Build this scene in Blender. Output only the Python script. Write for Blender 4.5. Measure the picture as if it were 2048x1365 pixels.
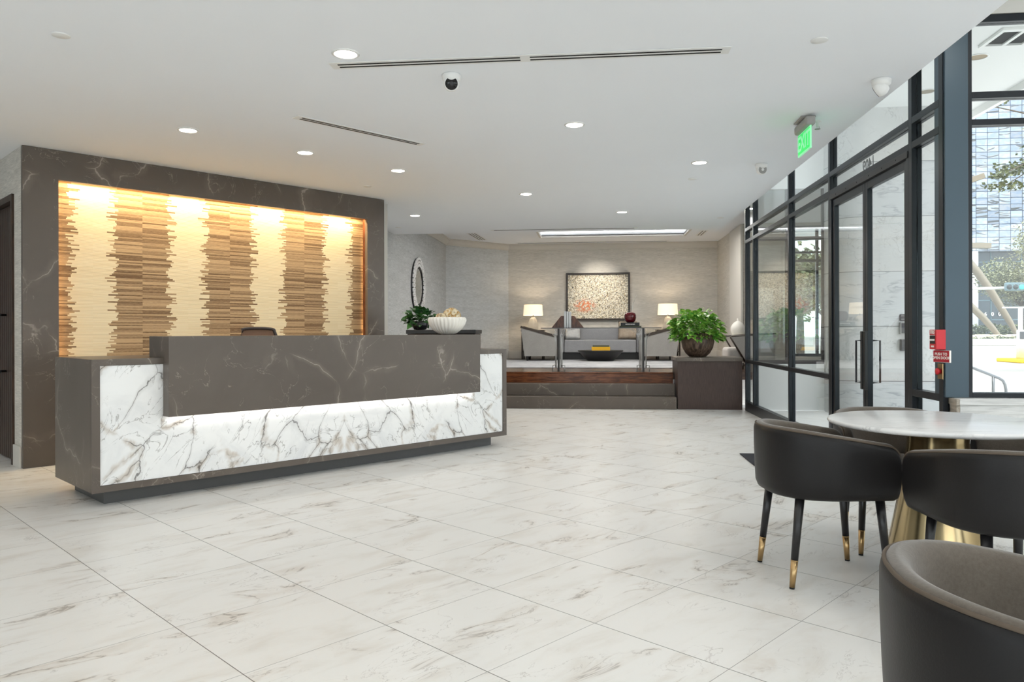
import bpy, bmesh, math, random
from mathutils import Vector, Matrix
random.seed(7)
PI = math.pi
for o in list(bpy.data.objects):
    bpy.data.objects.remove(o)
SC = bpy.context.scene
COL = SC.collection

# ------------------------------------------------------------------ camera
# world: +Y runs along the glazed entrance wall, eye height 1.2 m over the lobby floor
EYE = 1.2
FPX, CY, ROLL, YAW = 1489.2, 664.84, 0.0028, 0.1053
cam_d = bpy.data.cameras.new('camera')
cam = bpy.data.objects.new('camera', cam_d)
COL.objects.link(cam)
cam_d.sensor_width = 36.0
cam_d.lens = 36.0 * FPX / 2048.0
cam_d.shift_y = -(682.5 - CY) / 2048.0
cam_d.clip_start, cam_d.clip_end = 0.05, 600
cam.matrix_world = Matrix.Translation((0, 0, EYE)) @ Matrix.Rotation(YAW, 4, 'Z') @ Matrix.Rotation(PI / 2, 4, 'X') @ Matrix.Rotation(-ROLL, 4, 'Z')
SC.camera = cam

# ------------------------------------------------------------------ view
SC.view_settings.view_transform = 'Standard'
SC.view_settings.look = 'None'
SC.view_settings.gamma = 1.0
SC.view_settings.exposure = 0.46
SC.view_settings.use_curve_mapping = False
try:
    SC.cycles.max_bounces = 12
    SC.cycles.diffuse_bounces = 6
    SC.cycles.glossy_bounces = 5
    SC.cycles.transparent_max_bounces = 16
    SC.cycles.transmission_bounces = 8
    SC.cycles.caustics_reflective = False
    SC.cycles.caustics_refractive = False
    SC.cycles.sample_clamp_indirect = 6.0
except Exception:
    pass

# ------------------------------------------------------------------ sky
W = bpy.data.worlds.new('sky')
SC.world = W
W.use_nodes = True
wn, wl = W.node_tree.nodes, W.node_tree.links
wn.clear()
w_out = wn.new('ShaderNodeOutputWorld')
w_bg = wn.new('ShaderNodeBackground')
w_tc = wn.new('ShaderNodeTexCoord')
w_no = wn.new('ShaderNodeTexNoise')
w_no.inputs['Scale'].default_value = 3.2
w_no.inputs['Detail'].default_value = 6
w_no.inputs['Distortion'].default_value = 0.6
w_rm = wn.new('ShaderNodeValToRGB')
w_rm.color_ramp.elements[0].position = 0.40
w_rm.color_ramp.elements[0].color = (0.66, 0.78, 0.93, 1)
w_rm.color_ramp.elements[1].position = 0.60
w_rm.color_ramp.elements[1].color = (1.0, 0.985, 0.96, 1)
wl.new(w_tc.outputs['Generated'], w_no.inputs['Vector'])
wl.new(w_no.outputs['Fac'], w_rm.inputs['Fac'])
wl.new(w_rm.outputs['Color'], w_bg.inputs['Color'])
wl.new(w_bg.outputs['Background'], w_out.inputs['Surface'])
w_bg.inputs['Strength'].default_value = 2.5

# ------------------------------------------------------------------ sun (soft, high, behind the tower across the street)
sun_d = bpy.data.lights.new('sun', 'SUN')
sun_d.energy = 2.1
sun_d.angle = 0.2
sun_d.color = (1.0, 0.95, 0.87)
sun = bpy.data.objects.new('sun', sun_d)
COL.objects.link(sun)
sun.rotation_euler = (math.radians(24), math.radians(-14), math.radians(20))
P_DOWN = 3.6          # watts in each ceiling downlight

# ================================================================== helpers
def lin(r, g, b):
    f = lambda c: (c / 255 / 12.92) if c / 255 <= 0.04045 else ((c / 255 + 0.055) / 1.055) ** 2.4
    return (f(r), f(g), f(b), 1.0)


class G:
    """tiny node-graph writer"""
    def __init__(s, name):
        s.m = bpy.data.materials.new(name)
        s.m.use_nodes = True
        s.t = s.m.node_tree
        s.b = s.t.nodes['Principled BSDF']
        s.out = s.t.nodes['Material Output']

    def put(s, sock, v):
        if isinstance(v, bpy.types.NodeSocket):
            s.t.links.new(v, sock)
        else:
            if sock.type == 'RGBA' and not hasattr(v, '__len__'):
                v = (v, v, v, 1)
            if sock.type == 'RGBA' and len(v) == 3:
                v = (*v, 1)
            sock.default_value = v

    def n(s, typ, props=None, ins=None):
        nd = s.t.nodes.new('ShaderNode' + typ)
        for k, v in (props or {}).items():
            setattr(nd, k, v)
        for k, v in (ins or {}).items():
            s.put(nd.inputs[k], v)
        return nd

    def math(s, op, a, b=0.0, c=0.0):
        nd = s.n('Math', {'operation': op}, {0: a, 1: b, 2: c})
        return nd.outputs[0]

    def obj(s):
        return s.n('TexCoord').outputs['Object']

    def xyz(s, v):
        o = s.n('SeparateXYZ', None, {0: v}).outputs
        return o[0], o[1], o[2]

    def vec(s, x, y, z):
        return s.n('CombineXYZ', None, {0: x, 1: y, 2: z}).outputs[0]

    def map(s, v, scale=(1, 1, 1), loc=(0, 0, 0), rot=(0, 0, 0)):
        return s.n('Mapping', None, {'Vector': v, 'Scale': scale, 'Location': loc, 'Rotation': rot}).outputs[0]

    def noise(s, v, scale, detail=3, rough=0.55, dist=0.0):
        return s.n('TexNoise', None, {'Vector': v, 'Scale': scale, 'Detail': detail, 'Roughness': rough, 'Distortion': dist}).outputs['Fac']

    def white(s, v):
        nd = s.n('TexWhiteNoise', {'noise_dimensions': '3D'}, {'Vector': v})
        return nd.outputs['Value'], nd.outputs['Color']

    def ramp(s, v, lo, hi, a=0.0, b=1.0):
        return s.n('MapRange', {'clamp': True, 'interpolation_type': 'SMOOTHSTEP'}, {0: v, 1: lo, 2: hi, 3: a, 4: b}).outputs[0]

    def mix(s, f, a, b):
        nd = s.n('Mix', {'data_type': 'RGBA'})
        s.put(nd.inputs[0], f)
        s.put(nd.inputs[6], a)
        s.put(nd.inputs[7], b)
        return nd.outputs[2]

    def vein(s, v, scale, width, detail=4, dist=1.0, level=0.5):
        """thin lines where a noise field crosses a level"""
        f = s.noise(v, scale, detail, 0.55, dist)
        d = s.math('ABSOLUTE', s.math('SUBTRACT', f, level))
        return s.ramp(d, 0.0, width, 1.0, 0.0)

    def crack(s, v, scale, width, warp=0.25, wscale=2.0):
        """angular cracks: borders of warped cells"""
        w = s.n('TexNoise', None, {'Vector': v, 'Scale': wscale, 'Detail': 5}).outputs['Color']
        off = s.n('VectorMath', {'operation': 'MULTIPLY_ADD'}, {0: w, 1: (warp, warp, warp), 2: v}).outputs[0]
        e = s.n('TexVoronoi', {'feature': 'DISTANCE_TO_EDGE'}, {'Vector': off, 'Scale': scale}).outputs['Distance']
        return s.ramp(e, 0.0, width, 1.0, 0.0)

    def bump(s, h, strength=0.2, dist=0.01):
        b = s.n('Bump', None, {'Strength': strength, 'Distance': dist, 'Height': h})
        s.t.links.new(b.outputs[0], s.b.inputs['Normal'])

    def fin(s, color=None, rough=None, metal=None, spec=None, **kw):
        if color is not None: s.put(s.b.inputs['Base Color'], color)
        if rough is not None: s.put(s.b.inputs['Roughness'], rough)
        if metal is not None: s.put(s.b.inputs['Metallic'], metal)
        if spec is not None: s.put(s.b.inputs['Specular IOR Level'], spec)
        for k, v in kw.items():
            s.put(s.b.inputs[k.replace('_', ' ')], v)
        return s.m


def plain(name, rgb, rough=0.5, metal=0.0, spec=0.5, var=0.06, scale=9.0, bump=0.0, **kw):
    g = G(name)
    c = lin(*rgb)
    f = g.noise(g.obj(), scale, 3)
    lo = [x * (1 - var) for x in c[:3]]
    hi = [min(1, x * (1 + var)) for x in c[:3]]
    col = g.mix(f, lo, hi)
    if bump:
        g.bump(g.noise(g.obj(), scale * 14, 2), bump, 0.004)
    return g.fin(col, rough, metal, spec, **kw)


def emit(name, rgb, strength):
    g = G(name)
    return g.fin((*[c for c in lin(*rgb)[:3]], 1), 0.5, Emission_Color=lin(*rgb), Emission_Strength=strength)


class MB:
    """collects shapes into ONE mesh"""
    def __init__(s):
        s.bm = bmesh.new()

    def _xf(s, verts, M):
        if M is not None:
            bmesh.ops.transform(s.bm, matrix=M, verts=verts)

    def box(s, x0, x1, y0, y1, z0, z1, bev=0.0, M=None, seg=2):
        t = bmesh.new()
        bmesh.ops.create_cube(t, size=1.0)
        bmesh.ops.transform(t, matrix=Matrix.Translation(((x0 + x1) / 2, (y0 + y1) / 2, (z0 + z1) / 2)) @ Matrix.Diagonal((abs(x1 - x0), abs(y1 - y0), abs(z1 - z0), 1)), verts=t.verts)
        if bev > 0:
            bmesh.ops.bevel(t, geom=t.edges[:], offset=bev, segments=seg, profile=0.5, affect='EDGES')
        s._merge(t, M)
        return s

    def _merge(s, t, M=None):
        if M is not None:
            bmesh.ops.transform(t, matrix=M, verts=t.verts)
        vm = [s.bm.verts.new(v.co) for v in t.verts]
        t.verts.index_update()
        for f in t.faces:
            try:
                nf = s.bm.faces.new([vm[v.index] for v in f.verts])
                nf.smooth = f.smooth
            except ValueError:
                pass
        t.free()

    def grid(s, rows, close_u=False, close_v=False, smooth=True):
        """rows: list of lists of points, same length"""
        V = [[s.bm.verts.new(p) for p in r] for r in rows]
        nu, nv = len(V), len(V[0])
        for i in range(nu if close_u else nu - 1):
            for j in range(nv if close_v else nv - 1):
                a, b = V[i], V[(i + 1) % nu]
                j2 = (j + 1) % nv
                try:
                    f = s.bm.faces.new((a[j], b[j], b[j2], a[j2]))
                    f.smooth = smooth
                except ValueError:
                    pass
        return V

    def poly(s, pts, smooth=False):
        try:
            f = s.bm.faces.new([s.bm.verts.new(p) for p in pts])
            f.smooth = smooth
        except ValueError:
            pass
        return s

    def prism(s, pts, z0, z1):
        """pts: plan polygon (x, y), extruded z0..z1"""
        n = len(pts)
        a = [s.bm.verts.new((x, y, z0)) for x, y in pts]
        b = [s.bm.verts.new((x, y, z1)) for x, y in pts]
        s.bm.faces.new(a[::-1])
        s.bm.faces.new(b)
        for i in range(n):
            j = (i + 1) % n
            s.bm.faces.new((a[i], a[j], b[j], b[i]))
        return s

    def lathe(s, prof, seg=32, M=None, caps=True, wob=None, smooth=True):
        """prof: list of (r, z)"""
        t = bmesh.new()
        rings = []
        for r, z in prof:
            ring = []
            for k in range(seg):
                a = 2 * PI * k / seg
                rr = r * (wob(a, z) if wob else 1.0)
                ring.append(t.verts.new((rr * math.cos(a), rr * math.sin(a), z)))
            rings.append(ring)
        for i in range(len(rings) - 1):
            for k in range(seg):
                f = t.faces.new((rings[i][k], rings[i][(k + 1) % seg], rings[i + 1][(k + 1) % seg], rings[i + 1][k]))
                f.smooth = smooth
        if caps:
            if prof[0][0] > 1e-5: t.faces.new(rings[0][::-1])
            if prof[-1][0] > 1e-5: t.faces.new(rings[-1])
        bmesh.ops.remove_doubles(t, verts=t.verts, dist=1e-6)
        s._merge(t, M)
        return s

    def tube(s, pts, r, seg=10, caps=True):
        """round bar along points; r may be a list"""
        pts = [Vector(p) for p in pts]
        rows = []
        up = Vector((0, 0, 1))
        for i, p in enumerate(pts):
            d = (pts[min(i + 1, len(pts) - 1)] - pts[max(i - 1, 0)]).normalized()
            if abs(d.dot(up)) > 0.95: u = d.cross(Vector((1, 0, 0))).normalized()
            else: u = d.cross(up).normalized()
            v = d.cross(u).normalized()
            rr = r[i] if isinstance(r, (list, tuple)) else r
            rows.append([p + (u * math.cos(2 * PI * k / seg) + v * math.sin(2 * PI * k / seg)) * rr for k in range(seg)])
        V = s.grid(rows, close_v=True)
        if caps:
            for ring in (V[0], V[-1][::-1]):
                try: s.bm.faces.new(ring)
                except ValueError: pass
        return s

    def make(s, name, mat, parent=None, smooth_angle=None):
        bmesh.ops.recalc_face_normals(s.bm, faces=s.bm.faces)
        me = bpy.data.meshes.new(name)
        s.bm.to_mesh(me)
        s.bm.free()
        me.materials.append(mat)
        o = bpy.data.objects.new(name, me)
        COL.objects.link(o)
        if parent is not None: o.parent = parent
        return o


def tag(o, label, cat, group=None, kind=None):
    o['label'] = label
    o['category'] = cat
    if group: o['group'] = group
    if kind: o['kind'] = kind
    return o


def thing(name, label, cat, loc=(0, 0, 0), rz=0.0, group=None):
    o = bpy.data.objects.new(name, None)
    o.empty_display_size = 0.1
    COL.objects.link(o)
    o.location = loc
    o.rotation_euler = (0, 0, rz)
    return tag(o, label, cat, group)


def place(o, loc, rz=0.0):
    o.location = loc
    o.rotation_euler = (0, 0, rz)
    return o


def struct(o, label=None, cat=None):
    o['kind'] = 'structure'
    if label: o['label'] = label
    if cat: o['category'] = cat
    return o


def dup(root, loc, rz=0.0, label=None, group=None):
    r = root.copy()
    COL.objects.link(r)
    r.location = loc
    r.rotation_euler = (0, 0, rz)
    if label: r['label'] = label
    if group: r['group'] = group
    for ch in list(root.children):
        c = ch.copy()
        COL.objects.link(c)
        c.parent = r
        for gch in list(ch.children):
            d = gch.copy()
            COL.objects.link(d)
            d.parent = c
    return r


def at(x, y, Y):
    """point on the vertical plane at depth Y that shows at pixel (x, y)"""
    du, dv = x - 1024, y - CY
    cr, sr = math.cos(ROLL), math.sin(ROLL)
    u, v = cr * du - sr * dv, sr * du + cr * dv
    xc, z = u / FPX, -v / FPX
    c, s = math.cos(YAW), math.sin(YAW)
    r = Vector((c * xc - s, s * xc + c, z))
    return Vector((0, 0, EYE)) + r * (Y / r.y)


def lettering(name, body, size, mat, M, parent, extrude=0.0015, align='CENTER'):
    cu = bpy.data.curves.new(name, 'FONT')
    cu.body = body
    cu.size = size
    cu.extrude = extrude
    cu.align_x = align
    cu.align_y = 'CENTER'
    cu.materials.append(mat)
    cu.offset = size * 0.02
    t = bpy.data.objects.new(name, cu)
    COL.objects.link(t)
    bpy.context.view_layer.update()
    me = bpy.data.meshes.new_from_object(t.evaluated_get(bpy.context.evaluated_depsgraph_get()))
    bpy.data.objects.remove(t)
    bpy.data.curves.remove(cu)
    me.name = name
    o = bpy.data.objects.new(name, me)
    COL.objects.link(o)
    if parent is not None: o.parent = parent
    o.matrix_local = M
    return o


def area_light(name, loc, rot, size, power, color=(1, 1, 1), shape='DISK', size_y=None, spread=PI, parent=None):
    l = bpy.data.lights.new(name, 'AREA')
    l.shape = shape
    l.size = size
    if size_y: l.size_y = size_y
    l.energy = power
    l.color = color
    l.spread = spread
    o = bpy.data.objects.new(name, l)
    COL.objects.link(o)
    if parent is not None: o.parent = parent
    o.location = loc
    o.rotation_euler = rot
    return o


# the reception desk and its backdrop are turned by TH against the glazing
A_D = 0.6701
TH = PI / 2 - A_D
D = Vector((math.sin(A_D), math.cos(A_D), 0))      # along the desk, away from the camera
NB = Vector((-math.cos(A_D), math.sin(A_D), 0))    # from the desk front towards the backdrop
DESK = Vector((-3.3764, 4.7356, 0))
ACC = Vector((-5.003, 6.1037, 0))
def desk_pt(x, y, z=0): return DESK + D * x + NB * y + Vector((0, 0, z))
def acc_pt(x, y, z=0): return ACC + D * x + NB * y + Vector((0, 0, z))
CEIL = 2.875
PLAT = 0.55
GX = 2.33
LCEIL = 3.36

# ================================================================== materials
def m_floor_tile():
    g = G('marble_floor_tile')
    v = g.obj()
    x, y, z = g.xyz(v)
    tx, ty = g.math('DIVIDE', x, 0.6107), g.math('DIVIDE', y, 0.602)
    ix, iy = g.math('FLOOR', tx), g.math('FLOOR', ty)
    fx, fy = g.math('FRACT', tx), g.math('FRACT', ty)
    dx = g.math('SUBTRACT', 0.5, g.math('ABSOLUTE', g.math('SUBTRACT', fx, 0.5)))
    dy = g.math('SUBTRACT', 0.5, g.math('ABSOLUTE', g.math('SUBTRACT', fy, 0.5)))
    jx = g.math('LESS_THAN', dx, 0.0030)
    jy = g.math('LESS_THAN', dy, 0.0021)
    joint = g.math('MAXIMUM', jx, g.math('MULTIPLY', jy, 0.75))
    wv, wc = g.white(g.vec(ix, iy, 0.0))
    off = g.n('VectorMath', {'operation': 'SCALE'}, {0: wc, 3: 37.0}).outputs[0]
    loc = g.n('VectorMath', {'operation': 'ADD'}, {0: v, 1: off}).outputs[0]
    st = g.map(loc, (1.0, 2.6, 1.0), (0, 0, 0), (0, 0, 0.12))
    big = g.vein(st, 1.5, 0.013, 7, 0.9)
    fine = g.vein(st, 3.1, 0.008, 8, 1.1, 0.47)
    msk = g.ramp(g.noise(st, 1.7, 3), 0.50, 0.66)
    msk2 = g.ramp(g.noise(loc, 3.0, 2), 0.46, 0.64)
    cloud = g.ramp(g.noise(st, 2.2, 5, 0.6, 0.5), 0.45, 0.85)
    halo = g.math('MULTIPLY', g.vein(st, 1.5, 0.07, 7, 0.9), msk)
    base = g.mix(cloud, lin(232, 230, 226), lin(215, 209, 200))
    base = g.mix(g.math('MULTIPLY', halo, 0.33), base, lin(186, 168, 146))
    base = g.mix(g.math('MULTIPLY', g.math('MULTIPLY', big, msk), 0.72), base, lin(116, 106, 97))
    base = g.mix(g.math('MULTIPLY', g.math('MULTIPLY', fine, msk2), 0.5), base, lin(140, 130, 120))
    base = g.mix(joint, base, lin(96, 92, 88))
    return g.fin(base, 0.33, 0, 0.45)


def m_dark_stone():
    g = G('grey_brown_stone')
    v = g.obj()
    c = g.noise(v, 1.6, 5, 0.6, 0.6)
    base = g.mix(c, lin(84, 75, 68), lin(106, 97, 89))
    cr = g.math('MULTIPLY', g.crack(v, 1.5, 0.010, 0.5, 1.6), g.ramp(g.noise(v, 1.9, 2), 0.46, 0.60))
    hal = g.math('MULTIPLY', g.crack(v, 1.5, 0.08, 0.5, 1.6), g.ramp(g.noise(v, 1.9, 2), 0.44, 0.64))
    fine = g.math('MULTIPLY', g.vein(v, 2.6, 0.006, 6, 1.6), g.ramp(g.noise(v, 3.0, 2), 0.47, 0.60))
    base = g.mix(g.math('MULTIPLY', hal, 0.22), base, lin(158, 146, 134))
    base = g.mix(g.math('MULTIPLY', cr, 0.55), base, lin(186, 176, 166))
    base = g.mix(g.math('MULTIPLY', fine, 0.5), base, lin(176, 165, 154))
    return g.fin(base, 0.36, 0, 0.4)


def m_white_marble():
    """book-matched slab: mirrored about the middle of the desk (local x = 2.0)"""
    g = G('book_matched_white_marble')
    x, y, z = g.xyz(g.obj())
    mx = g.math('ABSOLUTE', g.math('SUBTRACT', x, 2.0))
    v = g.vec(mx, g.math('MULTIPLY', mx, 0.0), z)
    v = g.map(v, (1, 1, 1), (3.1, 0, 1.7), (0, 0.55, 0))
    cloud = g.ramp(g.noise(v, 2.2, 5, 0.6, 1.0), 0.4, 0.8)
    base = g.mix(cloud, lin(240, 240, 239), lin(217, 218, 219))
    cr = g.crack(g.map(v, (1.5, 1, 0.75)), 2.6, 0.016, 0.42, 2.4)
    crw = g.crack(g.map(v, (1.5, 1, 0.75)), 2.6, 0.10, 0.42, 2.4)
    m1 = g.ramp(g.noise(v, 2.4, 2), 0.36, 0.52)
    thin = g.math('MULTIPLY', g.vein(g.map(v, (1.7, 1, 0.8)), 3.2, 0.012, 7, 1.4), g.ramp(g.noise(v, 3.0, 2), 0.38, 0.54))
    m2 = g.ramp(g.noise(v, 3.4, 3, 0.6, 1.0), 0.50, 0.64)
    base = g.mix(g.math('MULTIPLY', g.math('MULTIPLY', crw, m2), 0.60), base, lin(172, 152, 128))
    base = g.mix(g.math('MULTIPLY', g.math('MULTIPLY', crw, m1), 0.16), base, lin(120, 116, 112))
    base = g.mix(g.math('MULTIPLY', g.math('MULTIPLY', cr, m1), 0.78), base, lin(66, 60, 56))
    base = g.mix(g.math('MULTIPLY', thin, 0.6), base, lin(104, 98, 92))
    return g.fin(base, 0.22, 0, 0.5)


def m_bamboo():
    """cream reed wallcovering with three ragged brown bands, 0.9 m repeat"""
    g = G('reed_wallcovering')
    x, y, z = g.xyz(g.obj())
    row = g.math('FLOOR', g.math('DIVIDE', z, 0.0135))
    fr = g.math('FRACT', g.math('DIVIDE', z, 0.0135))
    px = g.math('DIVIDE', g.math('SUBTRACT', x, 0.155), 0.9)
    k = g.math('ROUND', px)
    dd = g.math('MULTIPLY', g.math('SUBTRACT', px, k), 0.9)
    side = g.math('SIGN', dd)
    r1, rc = g.white(g.vec(row, g.math('ADD', g.math('MULTIPLY', side, 3.0), 9.0), k))
    grp, _ = g.white(g.vec(g.math('FLOOR', g.math('DIVIDE', row, 3.0)), side, g.math('ADD', k, 21.0)))
    half = g.math('ADD', 0.215, g.math('ADD', g.math('MULTIPLY', g.math('POWER', r1, 1.6), 0.115), g.math('MULTIPLY', grp, 0.025)))
    brown = g.math('LESS_THAN', g.math('ABSOLUTE', dd), half)
    sh, _ = g.white(g.vec(row, side, g.math('ADD', k, 5.0)))
    slow = g.noise(g.vec(g.math('MULTIPLY', side, 7.0), 0.0, z), 3.0, 2)
    grain = g.noise(g.vec(g.math('MULTIPLY', x, 26.0), k, g.math('MULTIPLY', z, 210.0)), 1.0, 4, 0.75)
    tone = g.math('ADD', g.math('MULTIPLY', sh, 0.36), g.math('ADD', g.math('MULTIPLY', grain, 0.52), g.math('MULTIPLY', slow, 0.30)))
    bc = g.mix(g.ramp(tone, 0.32, 0.82), lin(104, 78, 54), lin(200, 170, 132))
    cc = g.mix(g.math('ADD', g.math('MULTIPLY', sh, 0.5), g.math('MULTIPLY', grain, 0.4)), lin(234, 215, 176), lin(246, 232, 200))
    col = g.mix(brown, cc, bc)
    edge = g.ramp(g.math('ABSOLUTE', g.math('SUBTRACT', fr, 0.5)), 0.30, 0.5, 1.0, 0.0)
    col = g.mix(g.math('MULTIPLY', g.math('SUBTRACT', 1.0, edge), 0.40), col, lin(150, 116, 76))
    g.bump(edge, 0.45, 0.004)
    return g.fin(col, 0.6, 0, 0.3)


def m_grasscloth(name, a, b, axis=0):
    g = G(name)
    x, y, z = g.xyz(g.obj())
    u = g.math('ADD', x, y)
    st = g.noise(g.vec(g.math('MULTIPLY', u, 7.0), 0.0, g.math('MULTIPLY', z, 130.0)), 1.0, 4, 0.7)
    bl = g.noise(g.vec(g.math('MULTIPLY', u, 1.5), 0.0, g.math('MULTIPLY', z, 14.0)), 1.0, 3)
    f = g.ramp(g.math('ADD', g.math('MULTIPLY', st, 0.75), g.math('MULTIPLY', bl, 0.25)), 0.32, 0.68)
    g.bump(st, 0.25, 0.003)
    return g.fin(g.mix(f, lin(*a), lin(*b)), 0.8, 0, 0.2)


def m_wood(name, a, b, scale=6.0, along='z', rough=0.4, stretch=18.0):
    g = G(name)
    x, y, z = g.xyz(g.obj())
    if along == 'z': v = g.vec(g.math('MULTIPLY', x, stretch), g.math('MULTIPLY', y, stretch), z)
    elif along == 'x': v = g.vec(x, g.math('MULTIPLY', y, stretch), g.math('MULTIPLY', z, stretch))
    else: v = g.vec(g.math('MULTIPLY', x, stretch), y, g.math('MULTIPLY', z, stretch))
    f = g.noise(v, scale, 4, 0.6, 0.4)
    g.bump(f, 0.08, 0.003)
    return g.fin(g.mix(g.ramp(f, 0.3, 0.7), lin(*a), lin(*b)), rough, 0, 0.4)


def m_stone_cladding():
    """pale grey marble courses on the curved porch wall; vein direction changes by course"""
    g = G('pale_marble_cladding')
    x, y, z = g.xyz(g.obj())
    t = g.math('DIVIDE', g.math("SUBTRACT", z, 0.48), 0.79)
    k = g.math('FLOOR', t)
    fr = g.math('ABSOLUTE', g.math('SUBTRACT', g.math('FRACT', t), 0.5))
    joint = g.math('GREATER_THAN', fr, 0.4945)
    even = g.math('MODULO', g.math('ABSOLUTE', k), 2.0)
    _, wc = g.white(g.vec(k, 2.0, 3.0))
    v = g.n('VectorMath', {'operation': 'MULTIPLY_ADD'}, {0: wc, 1: (30, 30, 30), 2: g.obj()}).outputs[0]
    flat = g.map(v, (1.0, 1.0, 3.4), (0, 0, 0), (0, 0.22, 0))
    v1 = g.math('MULTIPLY', g.vein(flat, 1.9, 0.05, 6, 1.0), g.ramp(g.noise(flat, 2.4, 2), 0.45, 0.62))
    v2 = g.math('MULTIPLY', g.vein(v, 4.2, 0.018, 7, 2.0), g.ramp(g.noise(v, 3.0, 2), 0.4, 0.6))
    col = g.mix(g.noise(v, 2.0, 4), lin(190, 189, 186), lin(214, 213, 211))
    col_a = g.mix(g.math('MULTIPLY', v1, 0.55), g.mix(0.35, col, lin(186, 190, 194)), lin(128, 132, 138))
    col_b = g.mix(g.math('MULTIPLY', v2, 0.55), col, lin(138, 134, 130))
    col = g.mix(even, col_b, col_a)
    col = g.mix(joint, col, lin(112, 112, 110))
    return g.fin(col, 0.4, 0, 0.4)


def m_glass(name, tint=(0.93, 0.98, 0.965), refl=1.0):
    g = G(name)
    t = g.n('BsdfTransparent', None, {'Color': (*tint, 1)})
    gl = g.n('BsdfGlossy', None, {'Color': (1, 1, 1, 1), 'Roughness': 0.0})
    fr = g.n('Fresnel', None, {'IOR': 1.5})
    f = g.math('MULTIPLY', fr.outputs[0], refl)
    mx = g.n('MixShader', None, {0: f, 1: t.outputs[0], 2: gl.outputs[0]})
    g.t.links.new(mx.outputs[0], g.out.inputs[0])
    return g.m


def m_tower():
    """curtain-wall panes: slightly buckled mirror glass behind a dark grid"""
    g = G('mirror_glass_curtain_wall')
    v = g.obj()
    x, y, z = g.xyz(v)
    tx, tz = g.math('DIVIDE', x, 1.62), g.math('DIVIDE', z, 0.98)
    fx = g.math('ABSOLUTE', g.math('SUBTRACT', g.math('FRACT', tx), 0.5))
    fz = g.math('ABSOLUTE', g.math('SUBTRACT', g.math('FRACT', tz), 0.5))
    grid = g.math('MAXIMUM', g.math('GREATER_THAN', fx, 0.475), g.math('GREATER_THAN', fz, 0.455))
    wv, wc = g.white(g.vec(g.math('FLOOR', tx), g.math('FLOOR', tz), 1.0))
    pane = g.n('VectorMath', {'operation': 'MULTIPLY_ADD'}, {0: wc, 1: (9, 9, 9), 2: v}).outputs[0]
    h = g.noise(g.map(pane, (0.5, 0.5, 1.4)), 0.42, 2, 0.5, 0.8)
    col = g.mix(grid, g.mix(wv, lin(136, 142, 150), lin(164, 170, 177)), lin(62, 72, 88))
    g.bump(h, 0.6, 0.8)
    return g.fin(col, g.math('ADD', 0.04, g.math('MULTIPLY', grid, 0.5)), g.math('SUBTRACT', 0.85, g.math('MULTIPLY', grid, 0.85)), 0.5)


def m_leaf(name, a, b, c=None):
    g = G(name)
    f = g.noise(g.obj(), 11.0, 3, 0.6)
    col = g.mix(g.ramp(f, 0.3, 0.7), lin(*a), lin(*b))
    if c:
        col = g.mix(g.ramp(g.noise(g.obj(), 23.0, 2), 0.58, 0.68), col, lin(*c))
    return g.fin(col, 0.38, 0, 0.5, Subsurface_Weight=0.0)


def m_art():
    """layered drips and flecks of paint, cream with ochre, grey, black and an orange patch"""
    g = G('splattered_paint')
    v = g.obj()
    w = g.map(v, (1, 1, 1), (0, 0, 0), (0, 0.7, 0))
    n1 = g.noise(w, 24.0, 6, 0.85, 0.8)
    col = g.mix(g.ramp(n1, 0.42, 0.56), lin(120, 108, 86), lin(252, 247, 230))
    f2 = g.vein(g.map(v, (1.4, 1, 0.8), (3, 0, 1)), 17.0, 0.03, 5, 2.0)
    col = g.mix(g.math('MULTIPLY', f2, 0.8), col, lin(212, 176, 92))
    f3 = g.vein(g.map(v, (1, 1, 1.3), (7, 0, 5)), 20.0, 0.024, 5, 2.0)
    col = g.mix(g.math('MULTIPLY', f3, 0.85), col, lin(126, 128, 132))
    f4 = g.ramp(g.noise(g.map(v, (1, 1, 1), (1, 9, 3)), 36.0, 3, 0.7, 0.8), 0.565, 0.60)
    col = g.mix(f4, col, lin(34, 30, 28))
    x, y, z = g.xyz(v)
    dx, dz = g.math('SUBTRACT', x, -0.32), g.math('SUBTRACT', z, -0.22)
    rad = g.math('ADD', g.math('MULTIPLY', dx, dx), g.math('MULTIPLY', dz, g.math('MULTIPLY', dz, 2.5)))
    f5 = g.math('MULTIPLY', g.ramp(rad, 0.0, 0.10, 1.0, 0.0), g.ramp(g.noise(v, 16.0, 4), 0.44, 0.52))
    col = g.mix(f5, col, lin(204, 112, 62))
    f6 = g.ramp(g.noise(g.map(v, (1, 1, 1), (5, 2, 8)), 38.0, 3, 0.7, 0.5), 0.60, 0.63)
    col = g.mix(f6, col, lin(252, 250, 240))
    g.bump(n1, 0.3, 0.004)
    return g.fin(col, 0.5, 0, 0.4)


def m_rug():
    g = G('pale_grey_rug')
    v = g.obj()
    f = g.noise(g.map(v, (0.7, 3.0, 1)), 2.4, 6, 0.65, 1.0)
    vv = g.vein(g.map(v, (0.6, 2.2, 1)), 2.2, 0.03, 6, 1.5)
    col = g.mix(g.ramp(f, 0.35, 0.7), lin(188, 189, 191), lin(140, 142, 147))
    col = g.mix(g.math('MULTIPLY', vv, 0.5), col, lin(112, 114, 120))
    g.bump(g.noise(v, 220, 2), 0.3, 0.004)
    return g.fin(col, 0.95, 0, 0.1)


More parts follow.
